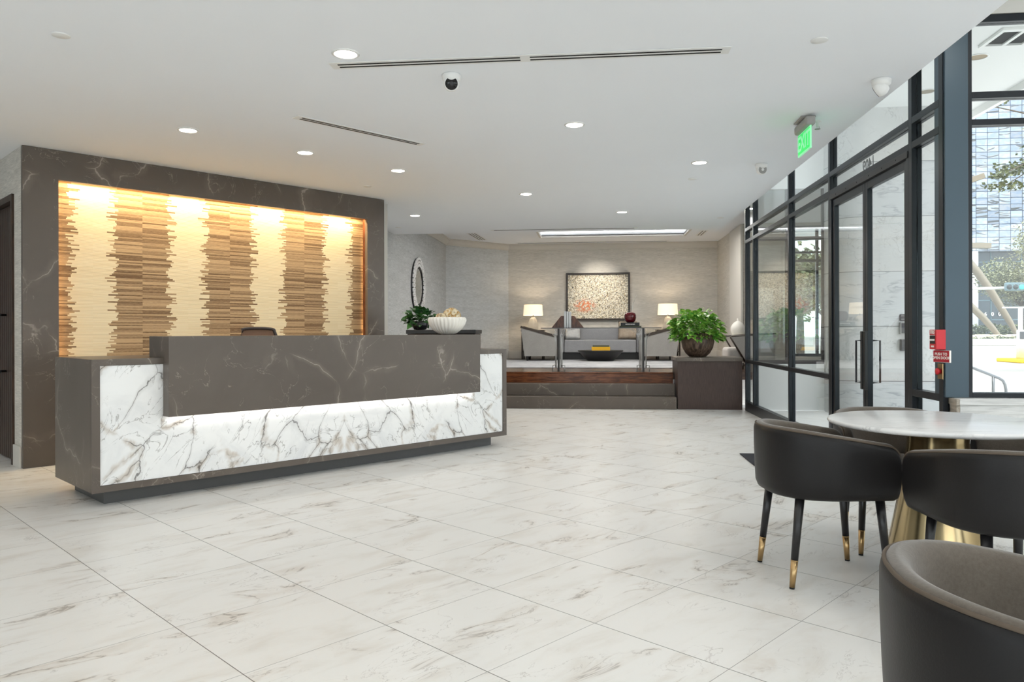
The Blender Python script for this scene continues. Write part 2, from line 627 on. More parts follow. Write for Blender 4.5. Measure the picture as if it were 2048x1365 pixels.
def m_fabric(name, a, b, scale=90.0, rough=0.95, sheen=0.0):
    g = G(name)
    v = g.obj()
    f = g.noise(v, scale, 3, 0.7)
    s2 = g.noise(v, 5.0, 4, 0.6, 0.5)
    col = g.mix(g.math('ADD', g.math('MULTIPLY', f, 0.55), g.math('MULTIPLY', s2, 0.45)), lin(*a), lin(*b))
    g.bump(f, 0.25, 0.002)
    g.fin(col, rough, 0, 0.15)
    if sheen: g.put(g.b.inputs['Sheen Weight'], sheen)
    return g.m


def m_street():
    g = G('concrete_street')
    v = g.obj()
    f = g.noise(v, 0.35, 5, 0.6)
    l = g.vein(g.map(v, (0.1, 0.4, 1)), 0.8, 0.008, 3, 0.6)
    col = g.mix(f, lin(146, 143, 138), lin(170, 167, 161))
    col = g.mix(g.math('MULTIPLY', l, 0.25), col, lin(150, 146, 140))
    return g.fin(col, 0.85, 0, 0.2)


M = {}
M['tile'] = m_floor_tile()
M['stone'] = m_dark_stone()
M['plinth'] = plain('plinth_stone', (78, 78, 78), 0.4, var=0.15, scale=3)
M['marble'] = m_white_marble()
M['reed'] = m_bamboo()
M['paint'] = plain('ceiling_paint', (245, 248, 252), 0.9, spec=0.1, var=0.01, scale=2)
M['white'] = plain('white_enamel', (236, 236, 234), 0.45, var=0.02)
M['trimpaint'] = plain('trim_paint', (206, 203, 196), 0.5, var=0.02)
M['grass'] = m_grasscloth('grey_grasscloth', (166, 168, 168), (208, 210, 210))
M['grass_brightened'] = m_grasscloth('grey_grasscloth_brightened', (180, 183, 184), (217, 220, 221))  # same grey grasscloth, brightened in place of light on the angled wall
M['grass_warm'] = m_grasscloth('beige_grasscloth', (182, 179, 172), (220, 216, 208))
M['dark_door'] = m_wood('dark_walnut', (40, 28, 21), (74, 53, 40), 5, 'z')
M['planter_wood'] = m_wood('dark_oak_laminate', (58, 45, 41), (82, 66, 60), 8, 'z', 0.45, 40)
M['riser_wood'] = m_wood('polished_mahogany', (76, 40, 20), (134, 78, 44), 5, 'x', 0.22, 8)
M['lounge_floor'] = m_wood('dark_wood_floor', (58, 42, 33), (96, 74, 60), 4, 'x', 0.22, 9)
M['steel'] = plain('blue_black_steel', (23, 28, 34), 0.35, 0.3, 0.5, var=0.05)
M['bronze'] = plain('dark_bronze_header', (60, 58, 58), 0.4, 0.5, var=0.05)
M['blue_steel'] = plain('slate_blue_steel', (66, 82, 92), 0.33, 0.25, var=0.06, scale=2)
M['glass'] = m_glass('storefront_glass')
M['clad'] = m_stone_cladding()
M['pave'] = plain('pale_stone_paving', (228, 227, 226), 0.6, var=0.06, scale=2)
M['soffit'] = plain('soffit_plaster', (238, 238, 236), 0.9, spec=0.1, var=0.01)
M['leather'] = plain('black_brown_leather', (23, 21, 21), 0.45, spec=0.30, var=0.10, scale=14, bump=0.08)
M['velvet'] = m_fabric('taupe_velvet', (64, 57, 50), (118, 109, 99), 120, 0.9, 0.35)
M['piping'] = plain('tan_piping', (88, 76, 64), 0.8, var=0.08, scale=30)
M['black_leg'] = plain('black_lacquer', (26, 25, 27), 0.3, var=0.1)
M['brass'] = plain('brushed_brass', (186, 156, 112), 0.28, 1.0, var=0.08, scale=20)
M['brass_pedestal'] = plain('satin_brass', (178, 158, 120), 0.2, 1.0, var=0.05, scale=20)
M['pad'] = plain('black_rubber', (18, 18, 18), 0.8)
def m_top():
    g = G('carrara_table_top')
    v = g.map(g.obj(), (0.5, 2.6, 1), (0, 0, 0), (0, 0, -0.35))
    vv = g.math('MULTIPLY', g.vein(v, 4.0, 0.03, 6, 1.2), g.ramp(g.noise(v, 3, 2), 0.42, 0.6))
    c = g.mix(g.noise(v, 3, 4), lin(222, 221, 220), lin(238, 237, 236))
    return g.fin(g.mix(g.math('MULTIPLY', vv, 0.35), c, lin(150, 150, 152)), 0.22, 0, 0.5)
M['top'] = m_top()
M['mat'] = plain('charcoal_mat', (44, 44, 50), 0.95, var=0.15, scale=60, bump=0.5)
M['lamp_on'] = emit('downlight_lens', (255, 246, 232), 14.0)
M['lamp_off'] = plain('downlight_baffle', (150, 132, 104), 0.4, 0.6)
M['slot'] = plain('slot_black', (18, 18, 18), 0.8)
M['green'] = emit('exit_green', (38, 214, 96), 0.55)
M['sign_panel'] = plain('clear_green_edge_lit_panel', (172, 240, 198), 0.2, var=0.02, Emission_Color=lin(120, 235, 160), Emission_Strength=0.35)
M['grey_plastic'] = plain('grey_housing', (160, 158, 154), 0.5)
M['camera_eye'] = plain('black_lens_face', (20, 20, 22), 0.12)
M['red'] = plain('alarm_red', (204, 34, 44), 0.35, var=0.04)
M['sign_red'] = plain('sign_red', (172, 24, 42), 0.45, var=0.04)
M['letter_white'] = plain('letter_white', (240, 236, 230), 0.5, var=0.01)
M['letter_grey'] = plain('letter_dark_grey', (30, 30, 32), 0.5, var=0.01)
M['chrome'] = plain('polished_steel', (190, 190, 190), 0.15, 1.0, var=0.03)
M['gunmetal'] = plain('gunmetal', (70, 70, 72), 0.3, 0.7)
M['planter_pot'] = m_wood('rough_bronze_bark', (52, 38, 30), (118, 98, 82), 9, 'z', 0.5, 4)
M['pothos'] = m_leaf('pothos_leaf', (72, 142, 48), (150, 202, 84), (206, 218, 116))
M['darkleaf'] = m_leaf('dark_glossy_leaf', (34, 72, 38), (72, 124, 62))
M['bowl'] = plain('cream_porcelain', (242, 238, 230), 0.45, var=0.02)
def m_swirl():
    g = G('amber_swirl_glass')
    v = g.obj()
    a = g.ramp(g.noise(v, 13.0, 2, 0.5, 2.2), 0.44, 0.60)
    b = g.vein(v, 12.0, 0.045, 2, 2.4)
    c = g.mix(a, lin(224, 210, 178), lin(188, 150, 88))
    return g.fin(g.mix(g.math('MULTIPLY', b, 0.85), c, lin(92, 58, 26)), 0.08, 0, 0.6)
M['gold_glass'] = m_swirl()
M['shade'] = plain('linen_shade', (250, 236, 210), 0.8, var=0.01, Emission_Color=lin(255, 232, 196), Emission_Strength=0.62)
def m_clear(name, col, rough=0.03):
    g = G(name)
    g.fin((*col, 1), rough, 0, 0.5)
    g.put(g.b.inputs['Transmission Weight'], 0.75)
    g.put(g.b.inputs['IOR'], 1.3)
    return g.m
M['crystal'] = m_clear('frosted_crystal', (0.95, 0.93, 0.88), 0.12)
M['acrylic'] = plain('silvered_acrylic', (226, 227, 226), 0.15, 0.2, var=0.05)
M['chair_grey'] = m_fabric('grey_linen', (128, 126, 123), (168, 166, 163), 70)
M['chair_taupe'] = m_fabric('taupe_boucle', (168, 162, 156), (212, 208, 204), 60)
M['sofa_grey'] = m_fabric('heather_grey_weave', (126, 127, 130), (170, 171, 174), 60)
M['pillow_white'] = m_fabric('marbled_white_cotton', (150, 152, 154), (240, 240, 238), 14)
M['pillow_brown'] = m_fabric('marbled_tan_cotton', (112, 88, 70), (214, 202, 184), 14)
M['trim_wood'] = m_wood('ebony_trim', (44, 37, 32), (72, 62, 55), 6, 'x', 0.35)
M['black_matte'] = plain('black_matte', (24, 24, 25), 0.4, var=0.1)
M['frame_wood'] = m_wood('dark_frame_wood', (34, 27, 23), (58, 47, 40), 6, 'x', 0.4)
M['art'] = m_art()
M['rug'] = m_rug()
M['silver'] = plain('hammered_silver', (240, 240, 242), 0.25, 0.25, var=0.06, scale=30)
M['mirror'] = plain('mirror_glass', (200, 200, 192), 0.02, 1.0, var=0.0)
M['yellow'] = plain('yellow_cloth_cover', (226, 172, 26), 0.6, var=0.05)
M['ink'] = plain('black_cloth_cover', (30, 32, 34), 0.5, var=0.08)
M['paper'] = plain('white_cloth_cover', (222, 224, 226), 0.6, var=0.05, scale=40)
M['grey_book'] = plain('grey_green_cover', (74, 78, 60), 0.6, var=0.08)
M['pages'] = plain('page_block', (232, 226, 212), 0.8)
M['burgundy'] = plain('burgundy_glass', (92, 14, 26), 0.06, 0.1, 0.7, var=0.25, scale=18)
M['burl'] = m_wood('burl_wood', (62, 34, 22), (110, 66, 44), 9, 'z', 0.3, 3)
M['ribbed'] = plain('chalk_ceramic', (226, 224, 218), 0.7, var=0.04, scale=30)
M['office_frame'] = plain('espresso_plastic', (62, 52, 48), 0.5)
M['office_mesh'] = plain('brown_mesh', (126, 96, 76), 0.8, var=0.15, scale=120)
M['street'] = m_street()
M['yellow_paint'] = plain('kerb_yellow', (232, 196, 48), 0.7, var=0.08)
M['kerb'] = plain('kerb_concrete', (182, 178, 170), 0.85, var=0.05, scale=2)
M['line_white'] = plain('road_paint_white', (238, 236, 232), 0.8, var=0.03)
M['tower'] = m_tower()
M['tower_base'] = plain('dark_lobby_glass', (58, 66, 70), 0.15, 0.2, var=0.2, scale=0.6)
M['tower_col'] = plain('white_column_cladding', (232, 234, 238), 0.5, var=0.04, scale=1)
M['arch_steel'] = plain('tan_painted_steel', (132, 121, 103), 0.35, 0.3, var=0.08, scale=1)
M['hedge'] = m_leaf('hedge_leaf', (76, 88, 58), (132, 140, 100))
M['tree_leaf'] = m_leaf('pale_oak_leaf', (84, 90, 62), (158, 158, 122))
M['branch_leaf'] = m_leaf('olive_leaf', (62, 72, 44), (122, 126, 84))
M['bark'] = m_wood('bark', (72, 62, 52), (112, 100, 86), 5, 'z', 0.9, 5)
M['rubble'] = plain('pale_rock', (206, 196, 176), 0.9, var=0.3, scale=4)
M['signal'] = plain('signal_housing', (86, 110, 118), 0.5)
M['signal_lens'] = plain('signal_lens_dark', (28, 38, 42), 0.15)
M['signal_green'] = emit('signal_lens_green', (60, 190, 170), 0.2)
M['galv'] = plain('galvanised_steel', (206, 208, 208), 0.5, 0.4)
M['rail'] = plain('brushed_rail', (120, 122, 124), 0.3, 0.8)
M['led_white'] = emit('led_strip_white', (255, 250, 240), 3.0)
M['led_warm'] = emit('led_strip_warm', (255, 196, 110), 4.0)
M['sill_wood'] = m_wood('limed_wood', (196, 196, 194), (226, 226, 224), 5, 'x', 0.5, 16)
M['sill_end'] = m_wood('limed_wood_end', (150, 142, 130), (182, 172, 158), 5, 'y', 0.5, 16)
M['cove'] = emit('cove_light', (255, 246, 226), 1.6)
# ================================================================== the lobby shell
# floor: object axes follow the tile grid
tile_o = Vector((-0.4586, 3.4587, 0))
fl = MB()
Minv = (Matrix.Translation(tile_o) @ Matrix.Rotation(TH, 4, 'Z')).inverted()
poly = [(-9, -4), (6.5, -4), (6.5, 5.22), (GX + 0.16, 5.22), (GX + 0.16, 11.66), (GX, 12.2), (-9, 12.2)]
pp = [Minv @ Vector((x, y, 0)) for x, y in poly]
fl.prism([(q.x, q.y) for q in pp], -0.12, 0.0)
o = struct(fl.make('floor', M['tile']), 'white marble tiled lobby floor with grey brown veins', 'floor')
place(o, tile_o, TH)

# main dropped ceiling, its edge stops 0.22 m short of the glazing
c = MB()
c.box(-9, 2.107, -4, 12.43, CEIL, CEIL + 0.07)
struct(c.make('ceiling', M['paint']), 'smooth white painted lobby ceiling', 'ceiling')
c = MB()
c.box(2.05, 6.6, -4.1, 5.35, 3.52, 3.6)
c.box(2.05, 2.50, 5.35, 12.45, 3.52, 3.6)
c.box(2.04, 2.107, -4, 12.43, CEIL + 0.07, 3.52)
struct(c.make('ceiling_pocket', M['paint']), 'higher white ceiling strip above the storefront glazing', 'ceiling')

# walls that are out of the picture but close the room
w = MB(); w.box(-9, 6.6, -4.2, -4.0, 0, 0.10); w.box(-9, 6.6, -4.2, -4.0, 2.80, 3.6)
struct(w.make('wall_back', M['trimpaint']), 'pale wall strips above and below the added windows behind the camera', 'wall')
w = MB(); w.box(-40, 40, -34, -4.2, -0.14, -0.02); w.box(-40, -9.2, -4.2, 30, -0.14, -0.02)  # added ground, out of view, bounces daylight up to the ceiling
struct(w.make('added_bounce_ground', M['pave']), 'added pale ground behind the building, bouncing daylight inside', 'ground')
w = MB(); w.box(-9.2, 6.6, -7.2, -4.2, 3.3, 3.6)  # added overhang, out of view, holds sun and high sky off the floor
struct(w.make('added_overhang', M['soffit']), 'added overhang shading the added windows behind the camera', 'ceiling')
w = MB(); w.box(-9.2, -9.0, -4.2, 12.4, 0, 3.0)
struct(w.make('wall_far_side', M['grass']), 'plain wall closing the lobby side', 'wall')

# wall running back from the backdrop's outer edge, with a dark door in it
wl_ = MB()
T0 = 0.30
wl_.box(0.0, 0.15, 0.051, T0, 0, CEIL)
wl_.box(0.0, 0.15, T0, 1.45, 2.48, CEIL)
wl_.box(0.0, 0.15, 1.45, 4.5, 0, CEIL)
o = struct(wl_.make('wall_left', M['grass_warm']), 'beige textured wall beside the reception backdrop', 'wall')
place(o, ACC, TH)
b = MB(); b.box(-0.016, -0.0005, 0.052, T0 - 0.002, 0, 0.19, 0.004)
b.box(-0.016, -0.0005, 1.452, 4.5, 0, 0.19, 0.004)
o = struct(b.make('baseboard_left', M['trimpaint']), 'off white baseboard under the beige wall', 'baseboard')
b_ = o
place(o, ACC, TH)

dr = thing('door_2', 'dark walnut door with black lever at the edge of the picture', 'door', ACC, TH)
dr['kind'] = 'structure'
q = MB(); q.box(-0.02, 0.10, T0 + .001, T0 + 0.05, 0, 2.479); q.box(-0.02, 0.10, 1.40, 1.449, 0, 2.479); q.box(-0.02, 0.10, T0 + 0.05, 1.40, 2.42, 2.479)
q.make('door_frame', M['dark_door'], dr)
q = MB(); q.box(0.035, 0.08, T0 + 0.055, 1.395, 0.01, 2.415)
for k in range(16): q.box(0.033, 0.037, T0 + 0.08 + k * 0.08, T0 + 0.083 + k * 0.08, 0.02, 2.40)
leaf = q.make('door_leaf', M['dark_door'], dr)
q = MB(); q.tube([(0.035, 0.78, 1.38), (-0.03, 0.78, 1.38), (-0.03, 0.70, 1.38)], 0.011)
q.make('lever_handle', M['black_matte'], leaf)
q = MB(); q.tube([(0.035, 0.78, 0.84), (-0.03, 0.78, 0.84), (-0.03, 0.70, 0.84)], 0.011)
q.make('lever_handle', M['black_matte'], leaf)

# ------------------------------------------------------------------ backdrop: stone portal around a lit reed panel
bk = thing('reception_backdrop', 'dark stone portal framing a lit panel of cream and brown reed behind the desk', 'feature wall', ACC, TH)
s_ = MB()
LT = 3.897
s_.box(0.0, 0.282, 0.0, 0.05, 0, CEIL - 0.002)
s_.box(3.645, LT, 0.0, 0.05, 0, CEIL - 0.002)
s_.box(0.282, 3.645, 0.0, 0.05, 2.603, CEIL - 0.002)
s_.box(LT - 0.05, LT, 0.05, 0.22, 0, CEIL - 0.002)
s_.make('stone_surround', M['stone'], bk)
s_ = MB(); s_.box(0.06, LT - 0.06, 0.135, 0.16, 0, CEIL - 0.02)
s_.make('reed_panel', M['reed'], bk)
s_ = MB(); s_.box(3.645, 3.672, 0.05, 0.10, 0, 2.603)
s_.make('recess_liner', M['burl'], bk)
led = MB(); led.box(0.30, 3.63, 0.058, 0.066, 2.625, 2.633); led.box(0.255, 0.263, 0.058, 0.066, 0.1, 2.6); led.box(3.69, 3.698, 0.058, 0.066, 0.1, 2.6)
led.make('light_strip', M['led_warm'], bk)
WARM = (1.0, 0.76, 0.42)
area_light('backdrop_strip_light', (1.96, 0.075, 2.645), (math.radians(-32), 0, 0), 3.3, 52, WARM, 'RECTANGLE', 0.02, parent=bk)
area_light('backdrop_strip_light', (0.235, 0.075, 1.35), (math.radians(-90), 0, math.radians(-55)), 0.02, 22, WARM, 'RECTANGLE', 2.5, parent=bk)
area_light('backdrop_strip_light', (3.715, 0.075, 1.35), (math.radians(-90), 0, math.radians(55)), 0.02, 22, WARM, 'RECTANGLE', 2.5, parent=bk)

w = MB(); w.box(0.151, LT + 0.215, 0.225, 0.40, 0, CEIL)
o = struct(w.make('wall_backdrop', M['trimpaint']), 'pale wall carrying the stone portal', 'wall'); place(o, ACC, TH)

# ------------------------------------------------------------------ reception desk
dk = thing('reception_desk', 'long dark stone reception desk with white veined marble front', 'reception desk', DESK, TH)
q = MB(); q.box(0.113, 3.887, 0.125, 0.80, 0.0, 0.105)
q.make('plinth', M['plinth'], dk)
q = MB()
ZB, ZT, DL, DD = 0.1046, 1.0207, 4.0, 0.878
q.box(0, DL, 0.03, DD, ZB, ZT, 0.003)
q.box(0, 0.052, 0.0, 0.03, ZB, ZT)
q.box(3.947, DL, 0.0, 0.03, ZB, ZT)
q.box(0.052, 3.947, 0.0, 0.03, 0.977, ZT)
q.box(0.052, 3.947, 0.0, 0.03, ZB, 0.150)
q.make('stone_casing', M['stone'], dk)
q = MB(); q.box(0.054, 3.945, 0.008, 0.029, 0.152, 0.975)
q.make('marble_front_panel', M['marble'], dk)
q = MB(); q.box(0.4726, 3.527, -0.098, 0.277, 0.5972, 1.1773, 0.003)
led_box = q.make('transaction_counter', M['stone'], dk)
q = MB(); q.box(0.50, 3.50, -0.030, -0.018, 0.592, 0.597)
q.make('light_strip', M['led_white'], dk)
area_light('desk_strip_light', (2.0, -0.030, 0.590), (math.radians(14), 0, 0), 3.0, 0.9, (1.0, 0.97, 0.93), 'RECTANGLE', 0.012, parent=dk)

# ------------------------------------------------------------------ things on and behind the desk
bp = desk_pt(3.25, 0.09, 1.1773)
bw = thing('fluted_bowl', 'large cream fluted bowl on the dark stone counter', 'bowl', bp)
prof = [(0.05, 0.0), (0.09, 0.012), (0.14, 0.05), (0.172, 0.10), (0.186, 0.145), (0.184, 0.168), (0.176, 0.172), (0.168, 0.160), (0.150, 0.10), (0.11, 0.05), (0.05, 0.03), (0.0, 0.028)]
q = MB(); q.lathe(prof, 192, wob=lambda a, z: 1.0 + 0.13 * (abs(math.sin(a * 14)) - 0.6) * min(1, z * 12 + 0.2) * (1 if z < 0.165 else 0.3))
q.make('bowl_body', M['bowl'], bw)
for (dx, dy, dz, r), lab in zip([((0.062), 0.0, 0.178, 0.092), (-0.098, -0.02, 0.150, 0.060)],
                              ['large amber swirled glass ball resting in the cream fluted bowl', 'small amber swirled glass ball low in the cream fluted bowl']):
    q = MB()
    q.lathe([(r * math.sin(PI * k / 20), -r * math.cos(PI * k / 20)) for k in range(21)], 28, caps=False)
    for k in range(7):
        rx = Matrix.Rotation(random.uniform(0, PI), 4, 'X') @ Matrix.Rotation(random.uniform(0, PI), 4, 'Y')
        q.tube([rx @ Vector((r * 0.99 * math.cos(t), r * 0.99 * math.sin(t), 0.15 * r * math.sin(2 * t))) for t in [2 * PI * i / 28 for i in range(29)]], 0.005, 6)
    ball = q.make('glass_ball', M['gold_glass'])
    tag(ball, lab, 'glass ball', 'glass balls in the fluted bowl')
    v = D * dx + NB * dy
    place(ball, bp + v + Vector((0, 0, dz)))

# task chair behind the desk
oc = thing('task_chair', 'brown mesh backed task chair peeking over the desk counter', 'office chair', (-3.235, 7.0, 0), TH)
q = MB()
rows = []
for i in range(17):
    t = i / 16
    a = (t - 0.5) * 2
    rows.append((0.185 * a, 0.05 * (1 - a * a)))
pts = [(x, y, 1.245 - 0.02 * (abs(x) / 0.185) ** 4) for x, y in rows]
q.tube([(-0.185, 0, 0.62), (-0.19, 0, 1.15)] + pts[1:-1] + [(0.19, 0, 1.15), (0.185, 0, 0.62)], 0.016, 10)
q.make('back_frame', M['office_frame'], oc)
q = MB()
q.grid([[(x * 0.97, y, z) for z in (0.62, 0.8, 1.0, 1.15, 1.232)] for x, y in rows])
q.make('mesh_back', M['office_mesh'], oc)
q = MB(); q.box(-0.24, 0.24, -0.44, 0.02, 0.46, 0.54, 0.03, seg=3)
q.make('seat', M['office_frame'], oc)
q = MB(); q.tube([(0, -0.2, 0.06), (0, -0.2, 0.47)], 0.03, 12)
for k in range(5):
    a = 2 * PI * k / 5
    q.tube([(0, -0.2, 0.11), (0.28 * math.cos(a), -0.2 + 0.28 * math.sin(a), 0.06)], 0.02, 8)
q.make('base', M['office_frame'], oc)
for k in range(5):
    a = 2 * PI * k / 5
    q = MB(); q.lathe([(0.0, -0.015), (0.028, -0.012), (0.03, 0), (0.028, 0.012), (0, 0.015)], 14, Matrix.Translation((0.28 * math.cos(a), -0.2 + 0.28 * math.sin(a), 0.030)) @ Matrix.Rotation(PI / 2, 4, 'Y') @ Matrix.Rotation(a, 4, 'X'))
    q.make('caster', M['black_matte'], oc)
q = MB(); q.tube([(0, -0.2, 0.45), (0, 0.03, 0.45), (0, 0.055, 0.75)], 0.02, 8)
q.make('back_support', M['office_frame'], oc)

# dark cabinet behind the desk, with a plant
cb = thing('side_cabinet', 'dark low cabinet with black top behind the reception desk', 'cabinet', (-1.74, 8.86, 0), 0.0)
q = MB(); q.box(-0.42, 0.39, -0.22, 0.22, 0, 1.182, 0.004); q.make('body', M['planter_wood'], cb)
q = MB(); q.box(-0.43, 0.405, -0.25, 0.24, 1.183, 1.230, 0.006); q.make('top', M['black_matte'], cb)
for k in range(2):
    q = MB(); q.box(-0.41 + 0.40 * k, -0.02 + 0.40 * k, -0.236, -0.222, 0.08, 1.15, 0.003)
    d_ = q.make('door', M['planter_wood'], cb)
    q = MB(); q.box(-0.06 + 0.11 * k, -0.05 + 0.11 * k, -0.25, -0.236, 0.55, 0.75, 0.002); q.make('handle', M['gunmetal'], d_)


def leaf_into(mb, base, direction, length, width, droop, roll, fold=0.25):
    """one pointed leaf with a folded midrib"""
    d = Vector(direction).normalized()
    up = Vector((0, 0, 1))
    side = d.cross(up)
    if side.length < 1e-3: side = Vector((1, 0, 0))
    side.normalize()
    nor = side.cross(d).normalized()
    side = (side * math.cos(roll) + nor * math.sin(roll)).normalized()
    nor = side.cross(d).normalized()
    prof = [(0.0, 0.10), (0.12, 0.72), (0.30, 1.0), (0.52, 0.86), (0.76, 0.48), (1.0, 0.0)]
    L, C, R = [], [], []
    for t, w in prof:
        c = Vector(base) + d * (length * t) + Vector((0, 0, -droop * length * t * t))
        e = nor * (fold * width * w * 0.5)
        L.append(c - side * (w * width * 0.5) + e); C.append(c); R.append(c + side * (w * width * 0.5) + e)
    mb.grid([L, C, R])


def foliage(n, rad, height, size, rnd, spill=0.25, squash=1.0, xstretch=1.0):
    mb = MB()
    for i in range(n):
        a = rnd.uniform(0, 2 * PI)
        e = math.asin(rnd.uniform(-spill, 1.0))
        rr = rnd.uniform(0.55, 1.0)
        v = Vector((math.cos(a) * math.cos(e) * rad * xstretch * rr, math.sin(a) * math.cos(e) * rad * rr, math.sin(e) * height * rr))
        out = Vector((v.x, v.y, v.z * 0.6 + 0.05)).normalized() + Vector((rnd.uniform(-.5, .5), rnd.uniform(-.5, .5), rnd.uniform(-.35, .35)))
        L = size * rnd.uniform(0.7, 1.2)
        leaf_into(mb, v, out, L, L * rnd.uniform(0.72, 0.95), rnd.uniform(0.15, 0.6), rnd.uniform(-0.7, 0.7))
    return mb


def stems(n, rad, height, rnd, xstretch=1.0, r=0.004, spill=0.1):
    mb = MB()
    for i in range(n):
        a = rnd.uniform(0, 2 * PI); e = math.asin(rnd.uniform(-spill, 1.0))
        v = Vector((math.cos(a) * math.cos(e) * rad * xstretch, math.sin(a) * math.cos(e) * rad, math.sin(e) * height)) * 0.9
        mb.tube([(0, 0, -0.06), (v.x * 0.3, v.y * 0.3, max(v.z, 0.1) * 0.7), tuple(v)], r, 5)
    return mb

rnd = random.Random(3)
pl = thing('small_potted_plant', 'small dark green plant on the black cabinet top behind the desk', 'potted plant', (-2.05, 8.83, 1.231))
q = MB(); q.lathe([(0.05, 0), (0.075, 0.005), (0.095, 0.05), (0.10, 0.10), (0.09, 0.105), (0.08, 0.09), (0.0, 0.085)], 28); q.make('pot', M['gunmetal'], pl)
f_ = foliage(170, 0.17, 0.18, 0.08, rnd, 0.35, xstretch=1.1).make('foliage', M['darkleaf'], pl); f_.location = (0, 0, 0.10)
f_ = stems(22, 0.14, 0.17, rnd).make('stems', M['darkleaf'], pl); f_.location = (0, 0, 0.10)

# ================================================================== raised lounge
Y1, Y2, Y3 = 11.66, 11.91, 12.16
st = thing('stairs', 'two stone steps and a polished wood step up to the lounge', 'steps', (0, 0, 0))
st['kind'] = 'structure'
q = MB(); q.box(-3.28, 1.312, Y1, Y2 + 0.4, 0, 0.187, 0.004); q.make('stone_step', M['stone'], st)
q = MB(); q.box(-3.28, 1.312, Y2, Y3 + 0.2, 0.188, 0.373, 0.004); q.make('stone_step', M['stone'], st)
q = MB(); q.box(-3.28, 1.312, Y3, Y3 + 0.06, 0.374, 0.525, 0.0); q.make('wood_riser', M['riser_wood'], st)
q = MB(); q.box(-3.28, 1.312, Y3 - 0.02, Y3 + 0.06, 0.526, PLAT, 0.008); q.make('wood_nosing', M['riser_wood'], st)
q = MB(); q.box(-3.32, 3.02, Y3 + 0.061, 18.25, PLAT - 0.12, PLAT)
q.box(3.02, 5.0, 11.8, 15.3, PLAT - 0.12, PLAT)
struct(q.make('floor_lounge', M['lounge_floor']), 'dark polished wood floor of the raised lounge', 'floor')
WAX = -3.323
q = MB(); q.box(WAX - 0.15, WAX, 8.9, 16.945, 0, 3.6)
struct(q.make('wall_mirror_side', M['grass']), 'grey grasscloth wall with the round mirror', 'wall')
q = MB()
pA, pB = Vector((WAX, 16.945, 0)), Vector((-2.014, 18.25, 0))
dv = (pB - pA).normalized(); nv = Vector((-dv.y, dv.x, 0))
q.prism([(pA.x, pA.y), (pB.x, pB.y), (pB.x + nv.x * .15, pB.y + nv.y * .15), (pA.x + nv.x * .15 - .1, pA.y + nv.y * .15)], 0, 3.6)
struct(q.make('wall_angled', M['grass_brightened']), 'grey grasscloth wall set at an angle beside the lounge', 'wall')
q = MB(); q.box(-2.10, 3.2, 18.25, 18.4, 0, 3.6)
struct(q.make('wall_lounge_rear', M['grass_warm']), 'beige grasscloth wall behind the sofa', 'wall')
q = MB(); q.box(3.022, 3.17, 15.3, 18.25, 0, 3.6)
struct(q.make('wall_lounge_end', M['grass_warm']), 'narrow wallcovered return beside the storefront', 'wall')
q = MB(); q.box(3.17, 3.85, 15.3, 15.45, 0, 3.6); q.box(3.85, 5.15, 15.3, 15.45, 0, 0.70); q.box(3.85, 5.15, 15.3, 15.45, 3.30, 3.6)
struct(q.make('wall_bay', M['grass_warm']), 'beige wall of the glazed lounge bay', 'wall')
q = MB(); q.box(2.98, 3.021, 15.26, 16.45, PLAT, LCEIL - 0.02)  # window light on this stretch of wall, put into a paler strip
struct(q.make('wall_lit_strip', M['trimpaint']), 'paler wall strip at the window bay with window light in its colour', 'trim')
# lounge ceiling with a lit tray
q = MB()
tx0, tx1, ty0, ty1 = -1.10, 2.05, 13.9, 16.75
q.box(-3.6, tx0, 12.36, 18.4, LCEIL, LCEIL + 0.06); q.box(tx1, 5.15, 12.45, 18.4, LCEIL, LCEIL + 0.06)
q.box(2.5, 5.15, 11.76, 12.45, LCEIL, LCEIL + 0.06)
q.box(tx0, tx1, 12.36, ty0, LCEIL, LCEIL + 0.06); q.box(tx0, tx1, ty1, 18.4, LCEIL, LCEIL + 0.06)
q.box(-3.6, 2.107, 12.37, 12.43, CEIL + 0.07, LCEIL)
struct(q.make('ceiling_lounge', M['paint']), 'white lounge ceiling with a recessed tray', 'ceiling')
q = MB()
q.box(tx0 - .08, tx1 + .08, ty0 - .08, ty1 + .08, LCEIL + 0.30, LCEIL + 0.34)
q.box(tx0 - .10, tx0 - .02, ty0 - .1, ty1 + .1, LCEIL + .06, LCEIL + .30); q.box(tx1 + .02, tx1 + .10, ty0 - .1, ty1 + .1, LCEIL + .06, LCEIL + .30)
q.box(tx0 - .1, tx1 + .1, ty1 + .02, ty1 + .1, LCEIL + .06, LCEIL + .30); q.box(tx0 - .1, tx1 + .1, ty0 - .1, ty0 - .02, LCEIL + .06, LCEIL + .30)
struct(q.make('ceiling_tray', M['paint']), 'recessed white ceiling tray lit along its edges', 'ceiling')
q = MB()
for (x0, x1, y0, y1) in ((tx0 - .05, tx1 + .05, ty1 - .0, ty1 + .05), (tx0 - .05, tx1 + .05, ty0 - .05, ty0), (tx0 - .05, tx0, ty0, ty1), (tx1, tx1 + .05, ty0, ty1)):
    q.box(x0, x1, y0, y1, LCEIL - 0.035, LCEIL + 0.02)
struct(q.make('trim_2', M['trimpaint']), 'stepped trim around the ceiling tray', 'trim')
area_light('tray_light', ((tx0 + tx1) / 2, ty1 - 0.06, LCEIL + 0.10), (math.radians(150), 0, 0), 3.0, 16, (1, 0.98, 0.94), 'RECTANGLE', 0.05)
area_light('tray_light', ((tx0 + tx1) / 2, ty0 + 0.06, LCEIL + 0.10), (math.radians(-150), 0, 0), 3.0, 16, (1, 0.98, 0.94), 'RECTANGLE', 0.05)
